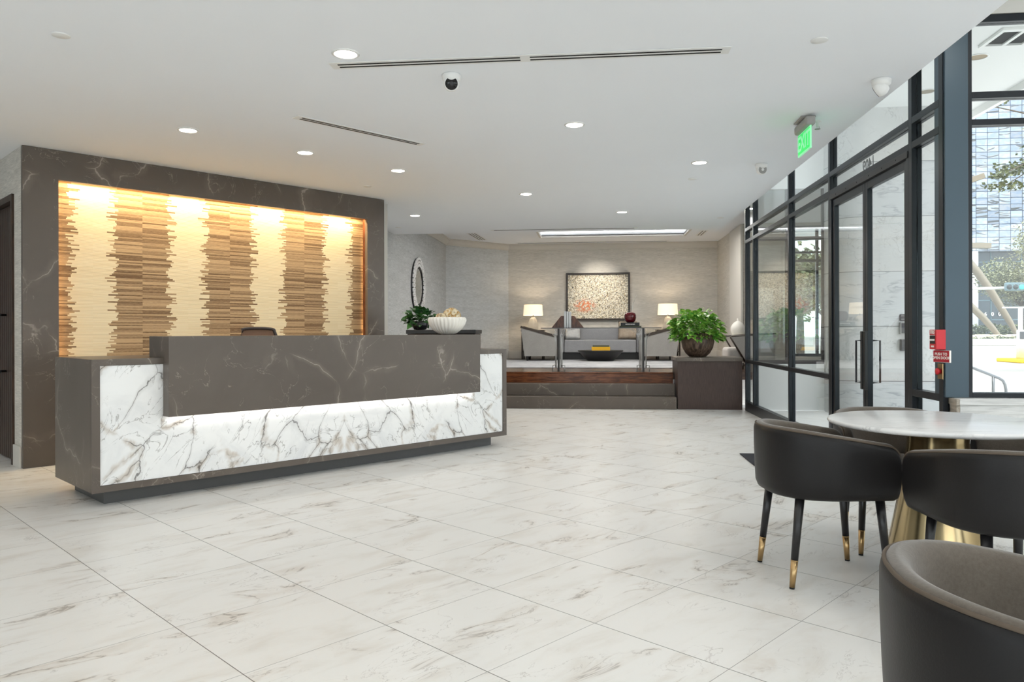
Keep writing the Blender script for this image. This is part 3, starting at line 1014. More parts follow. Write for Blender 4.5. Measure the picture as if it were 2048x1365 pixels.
q = MB(); q.box(-9.3, 6.6, -4.2, 5.39, 3.73, 3.78); q.box(-9.3, 5.15, 11.77, 18.5, 3.73, 3.78); q.box(-9.3, GX + .009, 5.39, 11.77, 3.73, 3.78)  # unseen slab added to stop sky light leaking above the ceilings
struct(q.make('sky_blocker', M['paint']), 'roof slab added to keep sky light out of lobby and lounge', 'sky_blocker')
# crown moulding and baseboards
def crown_run(mb, a, b, inward):
    """cove profile swept between plan points a, b"""
    a, b, n = Vector((*a, 0)), Vector((*b, 0)), Vector((*inward, 0)).normalized()
    prof = [(0.002, 3.212), (0.022, 3.215), (0.026, 3.235), (0.05, 3.26), (0.075, 3.30), (0.085, 3.325), (0.11, 3.33), (0.11, LCEIL - 0.002), (0.002, LCEIL - 0.002)]
    mb.grid([[p + n * x + Vector((0, 0, z)) for x, z in prof] for p in (a, b)], smooth=False, close_v=True)
q = MB()
crown_run(q, (WAX, 12.45), (WAX, 16.99), (1, 0)); crown_run(q, (pA.x - .03, pA.y - .03), (pB.x + .05, pB.y + .05), (-nv.x, -nv.y)); crown_run(q, (-2.08, 18.25), (3.02, 18.25), (0, -1))
struct(q.make('trim_3', M['trimpaint']), 'painted crown moulding around the lounge', 'trim')
q = MB()
q.box(-2.0, 3.02, 18.225, 18.249, PLAT + .001, PLAT + 0.20, 0.004)
q.box(WAX + .001, WAX + .025, Y3 + .08, 16.93, PLAT + .001, PLAT + .20, 0.004)
q.box(2.997, 3.02, 16.46, 18.22, PLAT + .001, PLAT + .20, 0.004)
struct(q.make('baseboard_lounge', M['trimpaint']), 'tall painted baseboard around the lounge', 'baseboard')
# stair side infill right of the steps, under the planter, and platform edge
q = MB(); q.box(1.33, 3.0, 12.5, 12.56, 0, PLAT - .13)
struct(q.make('wall_platform', M['grass_warm']), 'low wall closing the lounge platform', 'wall')

# ------------------------------------------------------------------ planter ledge
pb = thing('planter_ledge', 'dark oak ledge with stone cap at the lounge steps', 'ledge', (0, 0, 0))
q = MB(); q.box(1.335, 2.305, 11.70, 12.45, 0, 0.742); q.make('cabinet_body', M['planter_wood'], pb)
q = MB(); q.box(1.312, 2.308, 11.67, 12.50, 0.743, 0.80, 0.004); q.make('stone_cap', M['stone'], pb)
rnd = random.Random(11)
pt = thing('potted_pothos', 'bushy bright green pothos in a rough bronze pot on the dark ledge', 'potted plant', (1.69, 12.08, 0.801))
q = MB()
q.lathe([(0.10, 0), (0.13, 0.004), (0.19, 0.06), (0.235, 0.14), (0.255, 0.23), (0.252, 0.31), (0.235, 0.375), (0.222, 0.375), (0.235, 0.30), (0.22, 0.27), (0.0, 0.27)], 64, wob=lambda a, z: 1 + 0.012 * math.sin(a * 17 + z * 9) + 0.008 * math.sin(a * 31))
q.make('pot', M['planter_pot'], pt)
f_ = foliage(620, 0.37, 0.35, 0.105, rnd, 0.45, xstretch=1.14).make('foliage', M['pothos'], pt); f_.location = (-0.02, 0, 0.40)
f_ = stems(40, 0.30, 0.32, rnd, 1.1).make('stems', M['pothos'], pt); f_.location = (-0.02, 0, 0.36)

# ------------------------------------------------------------------ round mirror
mr = thing('round_mirror', 'round mirror in a wide hammered silver frame on the grey wall', 'mirror', (WAX, 14.10, 2.085), 0)
RX = Matrix.Rotation(PI / 2, 4, 'Y')
q = MB()
for ring, (rr, n_) in enumerate(((0.505, 38), (0.445, 34), (0.385, 30))):
    for k in range(n_):
        a = 2 * PI * (k + 0.5 * ring) / n_
        Mx = Matrix.Translation((0.036, rr * math.cos(a), rr * math.sin(a) * 1.06)) @ Matrix.Rotation(a, 4, 'X')
        q.box(-0.010, 0.014, -0.028, 0.028, -PI * rr / n_ * 0.88, PI * rr / n_ * 0.88, 0.009, Mx, 2)
q.make('silver_frame', M['silver'], mr)
q = MB(); q.lathe([(0.0, 0.020), (0.34, 0.020), (0.34, 0.0), (0, 0)], 64, RX, smooth=False); q.make('backing_glass', M['mirror'], mr)
q = MB(); q.lathe([(0.345, 0.001), (0.54, 0.001), (0.545, 0.026), (0.345, 0.026)], 64, RX, caps=False); q.make('back_ring', M['gunmetal'], mr)

# ------------------------------------------------------------------ painting
pa = thing('abstract_painting', 'large splattered cream and ochre abstract painting in a dark frame', 'painting', (0.176, 18.20, 2.06))
q = MB()
hw, hh = 0.771, 0.578
q.box(-hw, hw, -0.03, 0.045, hh - .045, hh); q.box(-hw, hw, -0.03, 0.045, -hh, -hh + .045)
q.box(-hw, -hw + .045, -0.03, 0.045, -hh + .045, hh - .045); q.box(hw - .045, hw, -0.03, 0.045, -hh + .045, hh - .045)
q.make('picture_frame', M['frame_wood'], pa)
q = MB(); q.box(-hw + .04, hw - .04, 0.0, 0.02, -hh + .04, hh - .04); q.make('canvas', M['art'], pa)

# ------------------------------------------------------------------ lamps on end tables
def end_table(loc, label):
    t = thing('end_table', label, 'side table', loc, 0, 'end tables flanking the sofa')
    q = MB(); q.box(-.27, .27, -.27, .27, 0.665, 0.70, 0.004); q.make('table_top', M['trim_wood'], t)
    for sx in (-1, 1):
        for sy in (-1, 1):
            q = MB(); q.box(sx * .24 - .018, sx * .24 + .018, sy * .24 - .018, sy * .24 + .018, 0, 0.664); q.make('leg', M['trim_wood'], t)
    q = MB(); q.box(-.25, .25, -.25, .25, 0.18, 0.20); q.make('shelf', M['trim_wood'], t)
def table_lamp(loc, label):
    t = thing('table_lamp', label, 'table lamp', loc, 0, 'table lamps flanking the painting')
    q = MB()
    n_ = 6
    rows = []
    for r, z in ((0.09, 0.0), (0.13, 0.01), (0.14, 0.06), (0.128, 0.16), (0.09, 0.26), (0.05, 0.30), (0.03, 0.305)):
        rows.append([(r * (1 if k % 2 else 0.86) * math.cos(PI * k / n_), r * (1 if k % 2 else 0.86) * math.sin(PI * k / n_), z) for k in range(2 * n_)])
    V = q.grid(rows, close_v=True, smooth=False)
    q.bm.faces.new(V[0][::-1]); q.bm.faces.new(V[-1])
    q.make('crystal_base', M['crystal'], t)
    q = MB(); q.tube([(0, 0, 0.305), (0, 0, 0.42)], 0.012, 10); q.make('neck', M['chrome'], t)
    q = MB()
    q.lathe([(0.235, 0.345), (0.217, 0.60)], 40, caps=False)
    q.lathe([(0.231, 0.347), (0.213, 0.598)], 40, caps=False)
    q.make('lamp_shade', M['shade'], t)
    l = bpy.data.lights.new('lamp_bulb', 'POINT'); l.energy = 7; l.color = (1, 0.83, 0.62); l.shadow_soft_size = 0.04
    lo = bpy.data.objects.new('lamp_bulb', l); COL.objects.link(lo); lo.parent = t; lo.location = (0, 0, 0.47)
LY = 17.66
for x, a_, b_ in ((-1.36, 'dark wood end table between sofa and grey angled wall', 'cream shaded crystal table lamp between painting and angled grey wall'),
                  (1.79, 'dark wood end table at the storefront end of the sofa', 'cream shaded crystal table lamp above the bushy pothos')):
    end_table((x, LY, PLAT), a_)
    table_lamp((x, LY, PLAT + 0.701), b_)

# ------------------------------------------------------------------ sofa
sf = thing('sofa', 'heather grey sofa against the lounge rear wall', 'sofa', (0.215, 17.72, PLAT + 0.0125))
q = MB(); q.box(-1.05, 1.05, -0.36, 0.42, 0.0, 0.155); q.make('base', M['black_matte'], sf)
q = MB(); q.box(-0.83, 0.83, -0.42, 0.10, 0.157, 0.455, 0.03, seg=3); q.make('seat_cushion', M['sofa_grey'], sf)
q = MB(); q.box(-1.08, 1.08, 0.12, 0.45, 0.157, 0.74, 0.04, seg=3); q.make('backrest', M['sofa_grey'], sf)
for sx in (-1, 1):
    q = MB(); q.box(sx * 0.96 - .12, sx * 0.96 + .12, -0.43, 0.115, 0.157, 0.60, 0.03, seg=3); q.make('armrest', M['sofa_grey'], sf)
def pillow(x, w, mat, label, tilt, rz):
    q = MB()
    n_ = 12
    for s_ in (-1, 1):
        rows = []
        for i in range(n_ + 1):
            r = []
            for j in range(n_ + 1):
                u, v = i / n_ * 2 - 1, j / n_ * 2 - 1
                th = 0.075 * (max(0, (1 - u ** 4)) * max(0, (1 - v ** 4))) ** 0.5
                r.append((u * w / 2 * (1 - 0.05 * (1 - v * v)), s_ * th, v * w / 2 * (1 - 0.05 * (1 - u * u))))
            rows.append(r)
        q.grid(rows)
    bmesh.ops.remove_doubles(q.bm, verts=q.bm.verts, dist=1e-5)
    o = q.make('throw_pillow', mat)
    tag(o, label, 'pillow', 'throw pillows on the grey sofa')
    o.location = (x, 17.685, PLAT + 0.475 + w * 0.49)
    o.rotation_euler = (tilt, 0, rz)
pillow(-0.42, 0.36, M['pillow_white'], 'white and grey marbled pillow on the sofa', -0.28, 0.0)
pillow(0.86, 0.44, M['pillow_brown'], 'tan and brown marbled pillow beneath the burgundy vase', -0.28, -0.1)

# ------------------------------------------------------------------ armchairs seen from the side
def armchair(loc, rz, label):
    t = thing('armchair', label, 'armchair', loc, rz, 'sloped armchairs around the coffee table')
    # local: faces +x, width along y; side silhouette (x, z)
    for sy in (-1, 1):
        q = MB()
        y0, y1 = sorted((sy * 0.36, sy * 0.30))
        sil = [(-0.34, 0.10), (0.37, 0.10), (0.385, 0.50), (-0.42, 0.735)]
        a = [q.bm.verts.new((x, y0, z)) for x, z in sil]; b = [q.bm.verts.new((x, y1, z)) for x, z in sil]
        q.bm.faces.new(a); q.bm.faces.new(b[::-1])
        for i in range(4): q.bm.faces.new((a[i], b[i], b[(i + 1) % 4], a[(i + 1) % 4]))
        q.make('side_panel', M['chair_grey'], t)
        q = MB()
        path = [(-0.43, 0.745), (0.40, 0.515)]
        d = Vector((0.83, 0, -0.23)).normalized(); nn = Vector((0.23, 0, 0.83)).normalized()
        rows = []
        for x, z in path:
            p = Vector((x, 0, z))
            rows.append([p + Vector((0, y0 - .008, 0)) - nn * .012, p + Vector((0, y1 + .008, 0)) - nn * .012, p + Vector((0, y1 + .008, 0)) + nn * .035, p + Vector((0, y0 - .008, 0)) + nn * .035])
        V = q.grid(rows, close_v=True, smooth=False); q.bm.faces.new(V[0][::-1]); q.bm.faces.new(V[-1])
        q.box(0.375, 0.43, y0 - .008, y1 + .008, 0.09, 0.525)
        q.make('arm_trim', M['trim_wood'], t)
    q = MB()
    rows = [[(-0.42 + .08 * u, y, 0.10 + 0.64 * u) if False else (-0.34 - .08 * u, y, 0.10 + .635 * u) for u in (0, .33, .66, 1)] for y in (-.30, 0, .30)]
    rows2 = [[(-0.22 - .08 * u, y, 0.10 + .635 * u) for u in (0, .33, .66, 1)] for y in (-.30, 0, .30)]
    for r in (rows, rows2): q.grid(r)
    q.poly([rows[0][3], rows[2][3], rows2[2][3], rows2[0][3]]); q.poly([rows[0][0], rows2[0][0], rows2[2][0], rows[2][0]])
    q.make('backrest', M['chair_grey'], t)
    q = MB(); q.box(-0.24, 0.36, -0.295, 0.295, 0.13, 0.40, 0.04, seg=3); q.make('seat_cushion', M['sofa_grey'], t)
    for sx in (-0.28, 0.36):
        for sy in (-1, 1):
            q = MB(); q.lathe([(0.022, 0.0), (0.036, 0.10)], 4, Matrix.Translation((sx, sy * .31, 0))); q.make('leg', M['black_matte'], t)
armchair((-1.13, 16.90, PLAT + 0.0125), 0.0, 'grey sloped armchair with dark trim before the angled wall, facing the coffee table')
armchair((1.52, 16.90, PLAT + 0.0125), PI, 'grey sloped armchair partly hidden by the console and bushy pothos')
lc = thing('tub_armchair', 'taupe upholstered armchair with a slanted dark edge by the window beyond the ledge', 'armchair', (2.755, 13.62, PLAT), PI)
for sy in (-1, 1):
    y0, y1 = sorted((sy * 0.33, sy * 0.27))
    q = MB()
    sil = [(-0.36, 0.10), (0.05, 0.10), (0.32, 0.555), (-0.44, 0.60)]
    a = [q.bm.verts.new((x, y0, z)) for x, z in sil]; b = [q.bm.verts.new((x, y1, z)) for x, z in sil]
    q.bm.faces.new(a); q.bm.faces.new(b[::-1])
    for i_ in range(4): q.bm.faces.new((a[i_], b[i_], b[(i_ + 1) % 4], a[(i_ + 1) % 4]))
    q.make('side_panel', M['chair_taupe'], lc)
    ym = (y0 + y1) / 2
    q = MB(); q.tube([(-0.44, ym, 0.612), (0.31, ym, 0.568), (0.332, ym, 0.555), (0.06, ym, 0.09)], 0.016, 8); q.make('edge_trim', M['trim_wood'], lc)
    for sx in (-0.30, 0.12):
        q = MB(); q.lathe([(0.016, 0.0), (0.022, 0.10)], 10, Matrix.Translation((sx, ym, 0))); q.make('leg', M['trim_wood'], lc)
q = MB(); q.box(-0.44, -0.28, -0.268, 0.268, 0.12, 0.60, 0.03, seg=3); q.make('backrest', M['chair_taupe'], lc)
q = MB(); q.box(-0.275, 0.38, -0.265, 0.265, 0.14, 0.37, 0.05, seg=3); q.make('seat_cushion', M['chair_taupe'], lc)

# ------------------------------------------------------------------ side table with ribbed vase by the window
tb = thing('round_side_table', 'round pale topped side table under the ribbed ceramic vase', 'side table', (2.83, 14.62, PLAT))
q = MB(); q.lathe([(0.0, 0.545), (0.235, 0.545), (0.24, 0.57), (0.235, 0.58), (0.0, 0.58)], 40); q.make('table_top', M['trimpaint'], tb)
q = MB(); q.tube([(0, 0, 0.02), (0, 0, 0.545)], 0.025, 14); q.lathe([(0.0, 0), (0.17, 0.0), (0.17, 0.02), (0, 0.025)], 32); q.make('pedestal', M['trim_wood'], tb)
q = MB()
prof = [(0.05, 0.0), (0.075, 0.004)]
for k in range(25):
    t = k / 24
    r = 0.07 + 0.065 * math.sin(PI * (0.12 + 0.80 * t)) ** 0.9 - 0.045 * t ** 4
    prof.append((r + 0.003 * (k % 2), 0.006 + 0.255 * t))
prof += [(0.025, 0.268), (0.018, 0.275), (0.016, 0.32), (0.0, 0.322)]
q.lathe(prof, 40)
o = q.make('ribbed_vase', M['ribbed']); tag(o, 'white ribbed ceramic vase with a short stem beside the pothos', 'vase'); place(o, (2.80, 14.62, PLAT + 0.581))

# ------------------------------------------------------------------ console table
ct = thing('console_table', 'clear console table with dark posts at the top of the lounge steps', 'console table', (0.165, 12.62, PLAT))
q = MB(); q.box(-0.995, 0.995, -0.20, 0.20, 0.708, 0.722); q.make('glass_top', M['gunmetal'], ct)
for sx in (-0.70, 0.70):
    q = MB(); q.box(sx - .017, sx + .017, -0.16, -0.13, 0, 0.707)
    q.make('post', M['bronze'], ct)
    q = MB(); q.box(sx - .010, sx + .010, 0.14, 0.16, 0, 0.707)
    q.make('clear_post', M['acrylic'], ct)
    q = MB()
    for s2 in (-1, 1):
        for k, (rr, hh_) in enumerate(((0.05, 0.52), (0.09, 0.50), (0.13, 0.49), (0.17, 0.485), (0.21, 0.48))):
            bx = sx + s2 * (0.035 + k * 0.006)
            q.tube([(bx, -0.15 + 0.05 * k * 0.6, 0.05)] + [(bx + s2 * rr * (1 - math.cos(t * PI / 2)) , -0.15 + 0.05 * k * 0.6, hh_ + (0.70 - hh_) * math.sin(t * PI / 2)) for t in (0, .25, .5, .75, 1)], 0.0036, 6)
        q.tube([(sx + s2 * .10, -0.1, 0.0), (sx + s2 * .10, -0.1, 0.09), (sx + s2 * .04, -0.1, 0.10)], 0.010, 6)
    q.make('acrylic_spray', M['acrylic'], ct)
TOPZ = PLAT + 0.7225
# bookends and books on the console
bex = -0.385
for k, (dx, lab) in enumerate(((-0.165, 'burl wood bookend on the angled wall side of the white books'), (0.165, 'burl wood bookend on the painting side of the white books'))):
    q = MB()
    s_ = -1 if k == 0 else 1
    pts = [(-.10 * s_, 0), (.105 * s_, 0), (-.055 * s_, 0.20), (-.10 * s_, 0.20)]
    a = [q.bm.verts.new((x, -.06, z)) for x, z in pts]; b = [q.bm.verts.new((x, .06, z)) for x, z in pts]
    q.bm.faces.new(a); q.bm.faces.new(b[::-1])
    for i in range(4): q.bm.faces.new((a[i], b[i], b[(i + 1) % 4], a[(i + 1) % 4]))
    o = q.make('bookend', M['burl']); tag(o, lab, 'bookend', 'burl bookends on the console'); place(o, (bex + dx, 12.62, TOPZ + .0005))
def book(name, loc, size, mat, label, group, upright=False, rz=0.0):
    sx, sy, sz = size
    t = thing(name, label, 'book', loc, rz, group)
    q = MB()
    if upright:
        q.box(-sx / 2, -sx / 2 + .003, -sy / 2, sy / 2, 0, sz); q.box(sx / 2 - .003, sx / 2, -sy / 2, sy / 2, 0, sz); q.box(-sx / 2, sx / 2, -sy / 2, -sy / 2 + .004, 0, sz)
        q.make('cover', mat, t)
        q = MB(); q.box(-sx / 2 + .003, sx / 2 - .003, -sy / 2 + .004, sy / 2 - .006, 0.003, sz - .004); q.make('pages', M['pages'], t)
    else:
        q.box(-sx / 2, sx / 2, -sy / 2, sy / 2, 0, .004); q.box(-sx / 2, sx / 2, -sy / 2, sy / 2, sz - .004, sz); q.box(-sx / 2, sx / 2, -sy / 2, -sy / 2 + .004, .004, sz - .004)
        q.make('cover', mat, t)
        q = MB(); q.box(-sx / 2 + .004, sx / 2 - .004, -sy / 2 + .004, sy / 2 - .006, 0.004, sz - .004); q.make('pages', M['pages'], t)
    return t
for k, lab in enumerate(('white spined upright book against the bookend near the angled wall', 'white spined upright book in the middle of the three', 'white spined upright book against the bookend near the painting')):
    book('upright_book', (bex - 0.04 + 0.04 * k, 12.62, TOPZ + .0005), (0.038, 0.20, 0.275 - 0.004 * k), M['paper'], lab, 'white books on the console', True)
b1 = book('stacked_book', (0.655, 12.62, TOPZ + .0005), (0.36, 0.26, 0.026), M['grey_book'], 'wide dark grey book lowest under the burgundy vase', 'dark books under the vase')
b2 = book('stacked_book', (0.65, 12.61, TOPZ + .0275), (0.31, 0.24, 0.055), M['ink'], 'thick black book with white spine print under the burgundy vase', 'dark books under the vase')
q = MB()
xx = -0.075
for wdt in (0.012, 0.010, 0.014, 0.008, 0.012, 0.006, 0.014, 0.010, 0.012, 0.010):
    q.box(xx, xx + wdt, -0.1205, -0.120, 0.020, 0.034); xx += wdt + 0.005
q.make('spine_print', M['letter_white'], b2)
q = MB()
r = 0.10
q.lathe([(0.0, 0.0), (0.055, 0.0), (0.085, 0.03), (0.10, 0.08), (0.098, 0.125), (0.08, 0.16), (0.05, 0.172), (0.02, 0.16), (0.0, 0.155)], 36)
gv = q.make('glass_apple', M['burgundy']); tag(gv, 'round burgundy glass vase on the black books', 'vase'); place(gv, (0.66, 12.62, TOPZ + .083))
q = MB(); q.tube([(0.02, 0, 0.158), (0.04, 0, 0.28), (0.085, 0, 0.42), (0.11, 0, 0.47)], [0.005, 0.004, 0.003, 0.002], 6); q.make('stem', M['acrylic'], gv)

# ------------------------------------------------------------------ coffee table with books, rug, floor register
cf = thing('coffee_table', 'low black flared drum coffee table on the pale rug', 'coffee table', (0.215, 16.62, PLAT + 0.013))
q = MB(); q.lathe([(0.0, 0.0), (0.285, 0.0), (0.30, 0.01), (0.50, 0.215), (0.505, 0.225), (0.495, 0.232), (0.0, 0.232)], 56)
q.make('drum', M['black_matte'], cf)
book('table_book', (0.22, 16.48, PLAT + 0.0135 + 0.2325), (0.40, 0.28, 0.075), M['yellow'], 'thick yellow book on the black coffee table', 'books on the coffee table')
book('table_book', (0.22, 16.47, PLAT + 0.0135 + 0.3085), (0.36, 0.26, 0.034), M['grey_book'], 'dark olive book lying on the yellow book', 'books on the coffee table')
q = MB(); q.box(-2.05, 2.15, 13.40, 17.32, PLAT + .0005, PLAT + 0.012)
o = q.make('area_rug', M['rug']); tag(o, 'pale grey abstract area rug on the dark lounge floor', 'rug')
fr_ = thing('floor_register', 'dark slotted floor register in the wood near the lounge steps', 'floor vent', (0.19, 12.36, PLAT))
q = MB(); q.box(-.32, .32, -.05, -.042, .0005, .004); q.box(-.32, .32, .042, .05, .0005, .004); q.box(-.32, -.31, -.042, .042, .0005, .004); q.box(.31, .32, -.042, .042, .0005, .004); q.make('frame', M['gunmetal'], fr_)
q = MB()
for k in range(40): q.box(-.306 + k * .0155, -.299 + k * .0155, -.041, .041, .0005, .003)
q.make('slats', M['slot'], fr_)
#%%PART3
# ================================================================== storefront glazing
def m_glass2(name, tint=(0.97, 0.992, 0.985)):
    g = G(name)
    t = g.n('BsdfTransparent', None, {'Color': (*tint, 1)})
    gl = g.n('BsdfGlossy', None, {'Color': (1, 1, 1, 1), 'Roughness': 0.0})
    fc = g.n('LayerWeight', None, {'Blend': 0.5}).outputs['Facing']
    f = g.math('ADD', 0.035, g.math('MULTIPLY', g.math('POWER', fc, 5.0), 0.80))
    mx = g.n('MixShader', None, {0: f, 1: t.outputs[0], 2: gl.outputs[0]})
    g.t.links.new(mx.outputs[0], g.out.inputs[0])
    return g.m
M['glass'] = m_glass2('storefront_glass')


def bay(name, label, loc, rz, posts, rails, ztop, ends=(True, True), pw=0.05, z0=0.0, mat='steel'):
    """local x along the wall, y from inside to outside; posts: x centres; rails: (z0, z1)"""
    t = thing(name, label, 'window', loc, rz)
    t['kind'] = 'structure'
    for i, x in enumerate(posts):
        if (i == 0 and not ends[0]) or (i == len(posts) - 1 and not ends[1]): continue
        q = MB()
        q.box(x - pw / 2, x + pw / 2, 0.0, 0.032, z0, ztop, 0.002); q.box(x - pw / 2, x + pw / 2, 0.042, 0.072, z0, ztop, 0.002)
        q.box(x - pw / 2 + .012, x + pw / 2 - .012, 0.032, 0.042, z0, ztop)
        q.make('mullion', M[mat], t)
    for i in range(len(posts) - 1):
        xa, xb = posts[i] + pw / 2, posts[i + 1] - pw / 2
        for za, zb in rails:
            q = MB(); q.box(xa, xb, 0.0, 0.032, za, zb, 0.002); q.box(xa, xb, 0.042, 0.072, za, zb, 0.002); q.box(xa, xb, 0.032, 0.042, za + .008, zb - .008)
            q.make('rail', M[mat], t)
        zs = [z0] + [v for r in rails for v in r] + [ztop]
        zs = sorted(zs)
        k = 0
        spans = []
        edges = sorted(rails)
        cur = z0
        for za, zb in edges:
            if za - cur > 0.03: spans.append((cur, za))
            cur = zb
        if ztop - cur > 0.03: spans.append((cur, ztop))
        for za, zb in spans:
            q = MB(); q.box(xa, xb, 0.035, 0.039, za, zb); q.make('glass_pane', M['glass'], t)
    return t

RAILS = [(0.0, 0.14), (0.727, 0.777), (2.53, 2.58), (2.71, 2.76), (3.46, 3.52)]
YB_ = [11.60, 11.05, 9.115, 7.60, 5.735, 5.255]
bay('window_1', 'narrow dark framed glazing strip beside the planter ledge', (GX, YB_[0], 0), -PI / 2, [0, YB_[0] - YB_[1]], RAILS, 3.52)
bay('window_2', 'tall dark framed glazing bay between the ledge and the middle mullion', (GX, YB_[1], 0), -PI / 2, [0, YB_[1] - YB_[2]], RAILS, 3.52, (False, True))
bay('window_3', 'tall dark framed glazing bay next to the double door', (GX, YB_[2], 0), -PI / 2, [0, YB_[2] - YB_[3]], RAILS, 3.52, (False, True))
bay('window_4', 'narrow sidelight between the double door and the blue steel column', (GX, YB_[4], 0), -PI / 2, [0, YB_[4] - YB_[5]], RAILS, 3.52, (True, True), 0.06)

bay('added_window_wall', 'added wide window wall behind the camera for daylight', (-9.0, -4.13, 0), 0, [0.03, 2.6, 5.2, 7.8, 10.4, 13.0, 15.57], [(0.10, 0.14), (2.76, 2.80)], 2.80, (True, True), 0.05, 0.10)  # added windows, out of view, so daylight lifts the ceiling
# double entrance door
dl = thing('door_1', 'black framed double glass entrance door with transom above', 'door', (GX, YB_[3], 0), -PI / 2)
dl['kind'] = 'structure'
DW = YB_[3] - YB_[4]
xa, xb = 0.0275, DW - 0.03
q = MB(); q.box(xa, xb, -0.008, 0.08, 2.48, 2.53, 0.003); hd = q.make('door_header', M['bronze'], dl)
q = MB()
for k in range(6):
    q.lathe([(0.0, 0.003), (0.006, 0.003), (0.006, 0.0)], 8, Matrix.Translation((xa + 0.2 + k * 0.28, -0.008, 2.507)) @ Matrix.Rotation(PI / 2, 4, 'X'))
q.make('screws', M['black_matte'], hd)
for za, zb in ((2.53, 2.58), (2.71, 2.76), (3.46, 3.52)):
    q = MB(); q.box(xa, xb, 0, 0.032, za, zb, 0.002); q.box(xa, xb, 0.042, 0.072, za, zb, 0.002); q.box(xa, xb, 0.032, 0.042, za + .008, zb - .008); q.make('rail', M['steel'], dl)
q = MB(); q.box(xa, xb, 0.035, 0.039, 2.58, 2.71); q.make('transom_pane', M['glass'], dl)
q = MB(); q.box(xa, xb, 0.035, 0.039, 2.76, 3.46); q.make('transom_pane', M['glass'], dl)
for s_, (x0, x1) in enumerate(((xa, xa + 0.04), (xb - 0.04, xb))):
    q = MB(); q.box(x0, x1, 0.0, 0.075, 0, 2.48, 0.002); q.make('jamb', M['steel'], dl)
xm = (xa + xb) / 2
for s_, (x0, x1) in enumerate(((xa + 0.05, xm - 0.004), (xm + 0.004, xb - 0.05))):
    q = MB()
    q.box(x0, x0 + 0.052, 0.012, 0.055, 0.01, 2.472, 0.002); q.box(x1 - 0.052, x1, 0.012, 0.055, 0.01, 2.472, 0.002)
    q.box(x0 + .052, x1 - .052, 0.012, 0.055, 2.41, 2.472, 0.002); q.box(x0 + .052, x1 - .052, 0.012, 0.055, 0.01, 0.26, 0.002)
    lf = q.make('door_leaf', M['steel'], dl)
    q = MB(); q.box(x0 + .052, x1 - .052, 0.031, 0.035, 0.26, 2.41); q.make('glass_pane', M['glass'], lf)
    hx = x1 - 0.03 if s_ == 0 else x0 + 0.03
    for yy, sg in (((0.012, -1),) if s_ == 0 else ((0.055, 1),)):
        q = MB()
        off = -0.035 if s_ == 0 else 0.035
        y1_ = yy + sg * 0.065
        q.tube([(hx, yy, 0.76), (hx, y1_, 0.76), (hx, y1_, 1.12), (hx, yy, 1.12)], 0.0085, 10)
        q.make('pull_handle', M['gunmetal'], lf)
    q = MB(); q.box(hx - 0.022, hx + 0.022, -0.012, 0.0115, 0.70, 1.20, 0.003); q.make('lock_plate', M['black_matte'], lf)
def rel(parent_loc, rz, Mw): return (Matrix.Translation(parent_loc) @ Matrix.Rotation(rz, 4, 'Z')).inverted() @ Mw
def frame_mat(o, x, y):
    o, x, y = Vector(o), Vector(x), Vector(y); z = x.cross(y)
    return Matrix(((x.x, y.x, z.x, o.x), (x.y, y.y, z.y, o.y), (x.z, y.z, z.z, o.z), (0, 0, 0, 1)))
lettering('street_number', '1409', 0.138, M['letter_grey'], rel((GX, YB_[3], 0), -PI / 2, frame_mat((GX + 0.041, 6.665, 2.628), (0, 1, 0), (0, 0, 1))), dl, 0.0008)

# front window beside the column, sill wall, column
q = MB(); q.box(2.336, 2.484, 5.206, 5.36, 0.758, 3.52, 0.004)
struct(q.make('column_corner', M['blue_steel']), 'slate blue steel corner column at the end of the entrance wall', 'column')
FR = [(0.758, 0.79), (2.56, 2.60), (2.738, 2.781), (3.24, 3.29)]
bay('window_5', 'large dark framed front window looking out to the street', (2.484, 5.215, 0), 0, [0.012, 2.0], FR, 3.29, (True, True), 0.03, 0.758)
bay('window_6', 'second dark framed front window farther along the street side', (4.484, 5.215, 0), 0, [0.012, 2.0], FR, 3.29, (False, True), 0.03, 0.758)
q = MB(); q.box(2.345, 6.5, 5.206, 5.36, 3.29, 3.52); q.box(2.345, 6.5, 5.36, 5.40, 3.29, 4.42)
struct(q.make('wall_front_header', M['trimpaint']), 'pale wall strip above the front window', 'wall')
q = MB(); q.box(2.395, 6.5, 5.135, 5.34, 0, 0.715); q.box(2.385, 6.5, 5.12, 5.345, 0.716, 0.757, 0.004)
struct(q.make('wall_sill', M['sill_wood']), 'low limed wood sill wall under the front window', 'wall')
q = MB(); q.box(2.372, 2.394, 5.135, 5.26, 0, 0.715); q.box(2.366, 2.384, 5.12, 5.262, 0.716, 0.755)
struct(q.make('trim_sill_end', M['sill_end']), 'tan end panel of the low sill wall', 'trim')
q = MB(); q.box(6.5, 6.65, -4.1, 5.35, 0, 0.75); q.box(6.5, 6.65, -4.1, 5.35, 2.9, 3.6); q.box(6.5, 6.65, -4.1, -3.6, 0.75, 2.9); q.box(6.5, 6.65, 5.0, 5.35, 0.75, 2.9)
struct(q.make('wall_cafe', M['trimpaint']), 'pale wall of the cafe corner with a wide window opening', 'wall')
bay('window_7', 'wide window of the cafe corner', (6.5, 5.0, 0), -PI / 2, [0.015, 2.15, 4.3, 6.45, 8.585], [(0.75, 0.79), (2.86, 2.9)], 2.9, (True, True), 0.03, 0.75)
q = MB(); q.box(GX + .01, GX + .13, 5.41, 11.64, 3.53, 4.42)
struct(q.make('wall_above_storefront', M['soffit']), 'plaster band above the storefront outside', 'wall')

